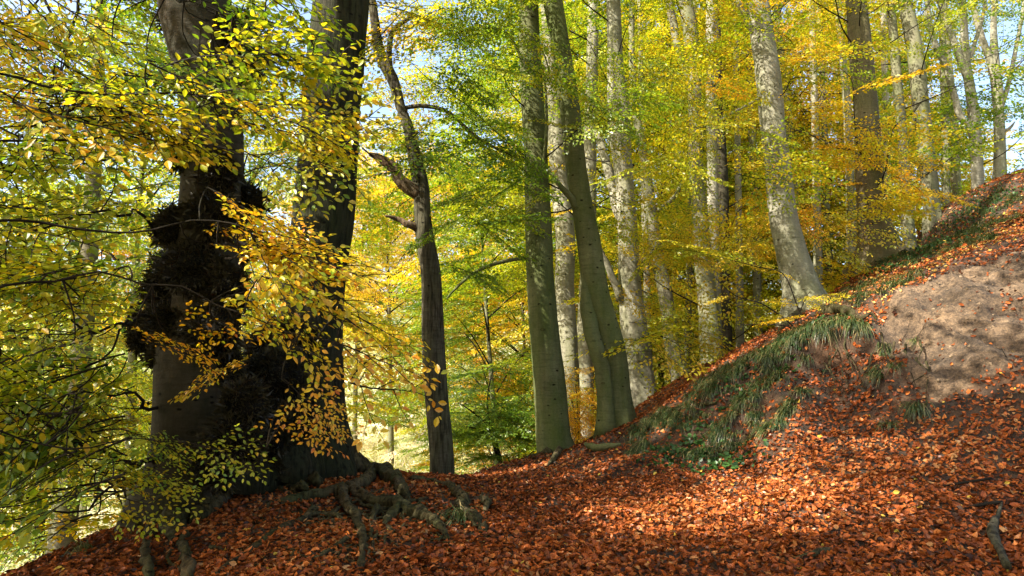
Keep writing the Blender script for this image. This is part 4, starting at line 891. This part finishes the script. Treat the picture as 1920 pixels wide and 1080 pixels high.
PR = [proto(1, 19, .22, 4.6, 190, .22, 2, B_GREY), proto(2, 20, .24, 4.8, 190, .42, 2.5, B_PALE), proto(3, 17, .2, 4.5, 180, .54, 1.5, B_GREY), proto(4, 18, .2, 4.4, 190, .34, 1, B_DARK)]
PR.append(proto(5, 23, .22, 5.2, 240, .46, 10.5, B_GREY, 1.6))
used = [False]*5
def valley_tree(u, y, k, sc, label, group='trees standing in the valley behind the slope', name='valley_tree'):
    x = (u - 960)/F * y / cp; z = float(H(x, y, False)[0]); e = empty(name, (x, y, z), label, 'tree', group); e.rotation_euler = (0, 0, R.uniform(0, 6.28)); e.scale = (sc, sc, sc)
    for o in PR[k]:
        c = o if not used[k] else o.copy()
        if used[k]: COL.objects.link(c)
        c.parent = e
    used[k] = True
VT = [(735,40,4,1,'tall high-crowned yellow tree behind the upper furrowed trunk'),(672,52,4,1.1,'tall high-crowned tree beside the upper part of the thick dark trunk'),(815,58,4,1.2,'tall high-crowned tree far right of the furrowed trunk'),(120,19,3,.7,'yellow-green tree behind the boughs left of the burr-covered trunk'),(20,24,2,.9,'orange tree glimpsed through the upper left foliage'),
 (300,22,0,1,'green tree behind the burr-covered trunk'),(500,26,1,.9,'yellow tree in the gap between the two dark trunks'),
 (925,21,0,.6,'fresh green tree behind the gap left of the mossy trunk'),(965,30,2,.8,'orange tree low in the valley left of the mossy trunk'),
 (890,46,3,.9,'yellow-green tree across the valley right of the furrowed trunk'),(1030,24,0,1,'green tree behind the mossy trunk'),
 (1130,26,1,1.05,'yellow tree behind the leaning trunk'),(1080,36,2,1,'orange tree far behind the leaning trunk'),(1225,25,3,1.05,'yellow-green tree behind the sunlit whitish trunk'),(1240,36,1,1.1,'yellow tree far behind the thin bent trunk'),
 (1300,28,0,1.1,'green tree behind the forked grey beech'),(1400,26,1,1.1,'yellow tree left of the tall pale beech'),(1420,38,3,1.15,'yellow-green tree far behind the tall pale beech'),(1490,30,2,1,'orange-yellow tree right behind the tall pale beech'),
 (1570,30,1,1.1,'yellow tree behind the gap between the tall pale and the sturdy beech'),(1640,34,2,1.1,'orange-yellow tree behind the sturdy flared beech'),(1730,36,3,1.05,'yellow-green tree behind the smooth grey beech'),(1850,40,0,1.0,'green tree low behind the skyline at the right edge'),
 (1360,50,0,1.2,'green tree deep in the wood left of the tall pale beech'),(1160,52,3,1.2,'yellow-green tree deep in the wood behind the whitish trunk'),(1960,34,3,.9,'yellow-green tree just beyond the right edge'),
 (980,80,1,1.1,'yellow tree on the far valley side behind the mossy trunk'),(200,40,0,1.05,'green tree far off between the left boughs')]
for v_ in VT: valley_tree(*v_)

# pale sunlit scrub and dry reeds on the valley floor, woodland on the far side
M_SCRUB_HAZE = leaf_material('scrub_haze_leaf', [(0, (.20, .28, .08)), (.5, (.50, .50, .22)), (.8, (.68, .60, .38)), (1, (.70, .52, .34))], .4, 1.0, .04)
def scrub(u, y, h, r, label, t0, nst=14):
    x = (u-960)/F*y/cp; z = float(H(x, y, False)[0]); mb = MB(); st = MB(); e = empty('valley_shrub', (x, y, z), label, 'shrub', 'sunlit shrubs on the valley floor')
    F_ = dict(e=e, inv=Matrix.Translation(-Vector((x, y, z))))
    for i in range(nst):
        a = R.uniform(0, 6.28); l = h * R.uniform(.6, 1.1); d = np.array([math.cos(a)*r, math.sin(a)*r, l]); P = spline([[x, y, z-.1], np.array([x, y, z]) + d*[.4, .4, .6], np.array([x, y, z]) + d*[1, 1, .9 + .1*R.random()]], 8)
        st.tube(P, np.linspace(.045, .012, 8), 4, 0); k = 5; O = P[R.integers(2, 8, k)]; D = R.normal(0, 1, (k, 3)) * [1, 1, .4]; stamp_sprays(mb, MID, O, D, t0 + R.normal(0, .12, k), 1.0)
    for b_, nm, ms in ((st, 'stems', [M_STRAW]), (mb, 'foliage', [M_SCRUB_HAZE, M_STRAW])):
        o = b_.build(nm if nm != 'stems' else 'stem', ms, e); o.matrix_parent_inverse = F_['inv']
M_STRAW = bark('pale_stem', (.55, .47, .34), (.36, .30, .2), (.4, .36, .2), .1)
for a in ((655,24,3.4,2,'pale bushy shrub beside the foot of the thick dark trunk',.45),(700,28,4,2.4,'pale shrub in the bright gap left of the furrowed trunk',.6),(750,33,5,3,'tall straw-coloured shrub in the bright gap',.75),(725,42,6,3.5,'green-grey shrub farther back in the bright gap',.2),
          (790,38,5,3,'yellowish shrub directly left of the furrowed trunk',.5),(680,50,7,4,'high pale shrub at the back of the bright gap',.65),(870,30,4,2.6,'yellow-green shrub right of the furrowed trunk foot',.35),(920,36,5,3,'pale shrub behind the green sapling',.55),
          (980,40,5,3,'yellow shrub behind the foot of the mossy trunk',.4),(250,20,4,2.5,'yellow-green shrub low behind the foot of the old beech',.4),(120,22,4,3,'shrub at the lower left behind the boughs',.3),(40,16,3,2.5,'light green shrub in the lower left corner',.35),(760,24,1.8,1.8,'low dead-looking brushwood heap in the bright gap',.95)): scrub(*a)
mb = MB(); n = 9000; y = R.uniform(20, 95, n); u = R.uniform(-100, 1100, n); x = (u-960)/F*y; z = H(x, y, False); hgt = R.uniform(.5, 1.5, n)
V = np.array([(0, 0, 0), (.02, 0, 0), (.12, .05, 1.0)]); A = np.zeros((n, 3, 3)); an = R.uniform(0, 6.28, n); s_ = 1 + y/30
A[:, 0, 0] = np.cos(an)*s_; A[:, 1, 0] = np.sin(an)*s_; A[:, 0, 1] = -np.sin(an); A[:, 1, 1] = np.cos(an); A[:, 2, 2] = hgt; A[:, 0, 2] = R.normal(0, .2, n)*hgt
mb.stamp((V, np.array([0, 1, 2]), np.array([3]), np.zeros(1), np.zeros(1, int)), A, np.stack([x, y, z], 1), R.uniform(.4, 1, n))
tag(mb.build('reeds', [M_SCRUB_HAZE]), 'pale dry reeds and tall grass on the sunlit valley floor', 'reeds', kind='stuff')
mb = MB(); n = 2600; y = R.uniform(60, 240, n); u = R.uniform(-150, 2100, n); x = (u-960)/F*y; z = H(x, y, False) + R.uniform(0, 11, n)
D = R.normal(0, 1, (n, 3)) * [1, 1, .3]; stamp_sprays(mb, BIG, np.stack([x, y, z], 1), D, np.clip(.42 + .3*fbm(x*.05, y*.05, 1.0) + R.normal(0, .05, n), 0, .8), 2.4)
tag(mb.build('woodland', [M_SCRUB_HAZE, B_TWIG]), 'autumn woodland covering the far side of the valley', 'woodland', kind='stuff')  # pale scrub colours on these leaves stand in for distance haze
print('faces', sum(len(o.data.polygons) for o in S.objects if o.type == 'MESH'))
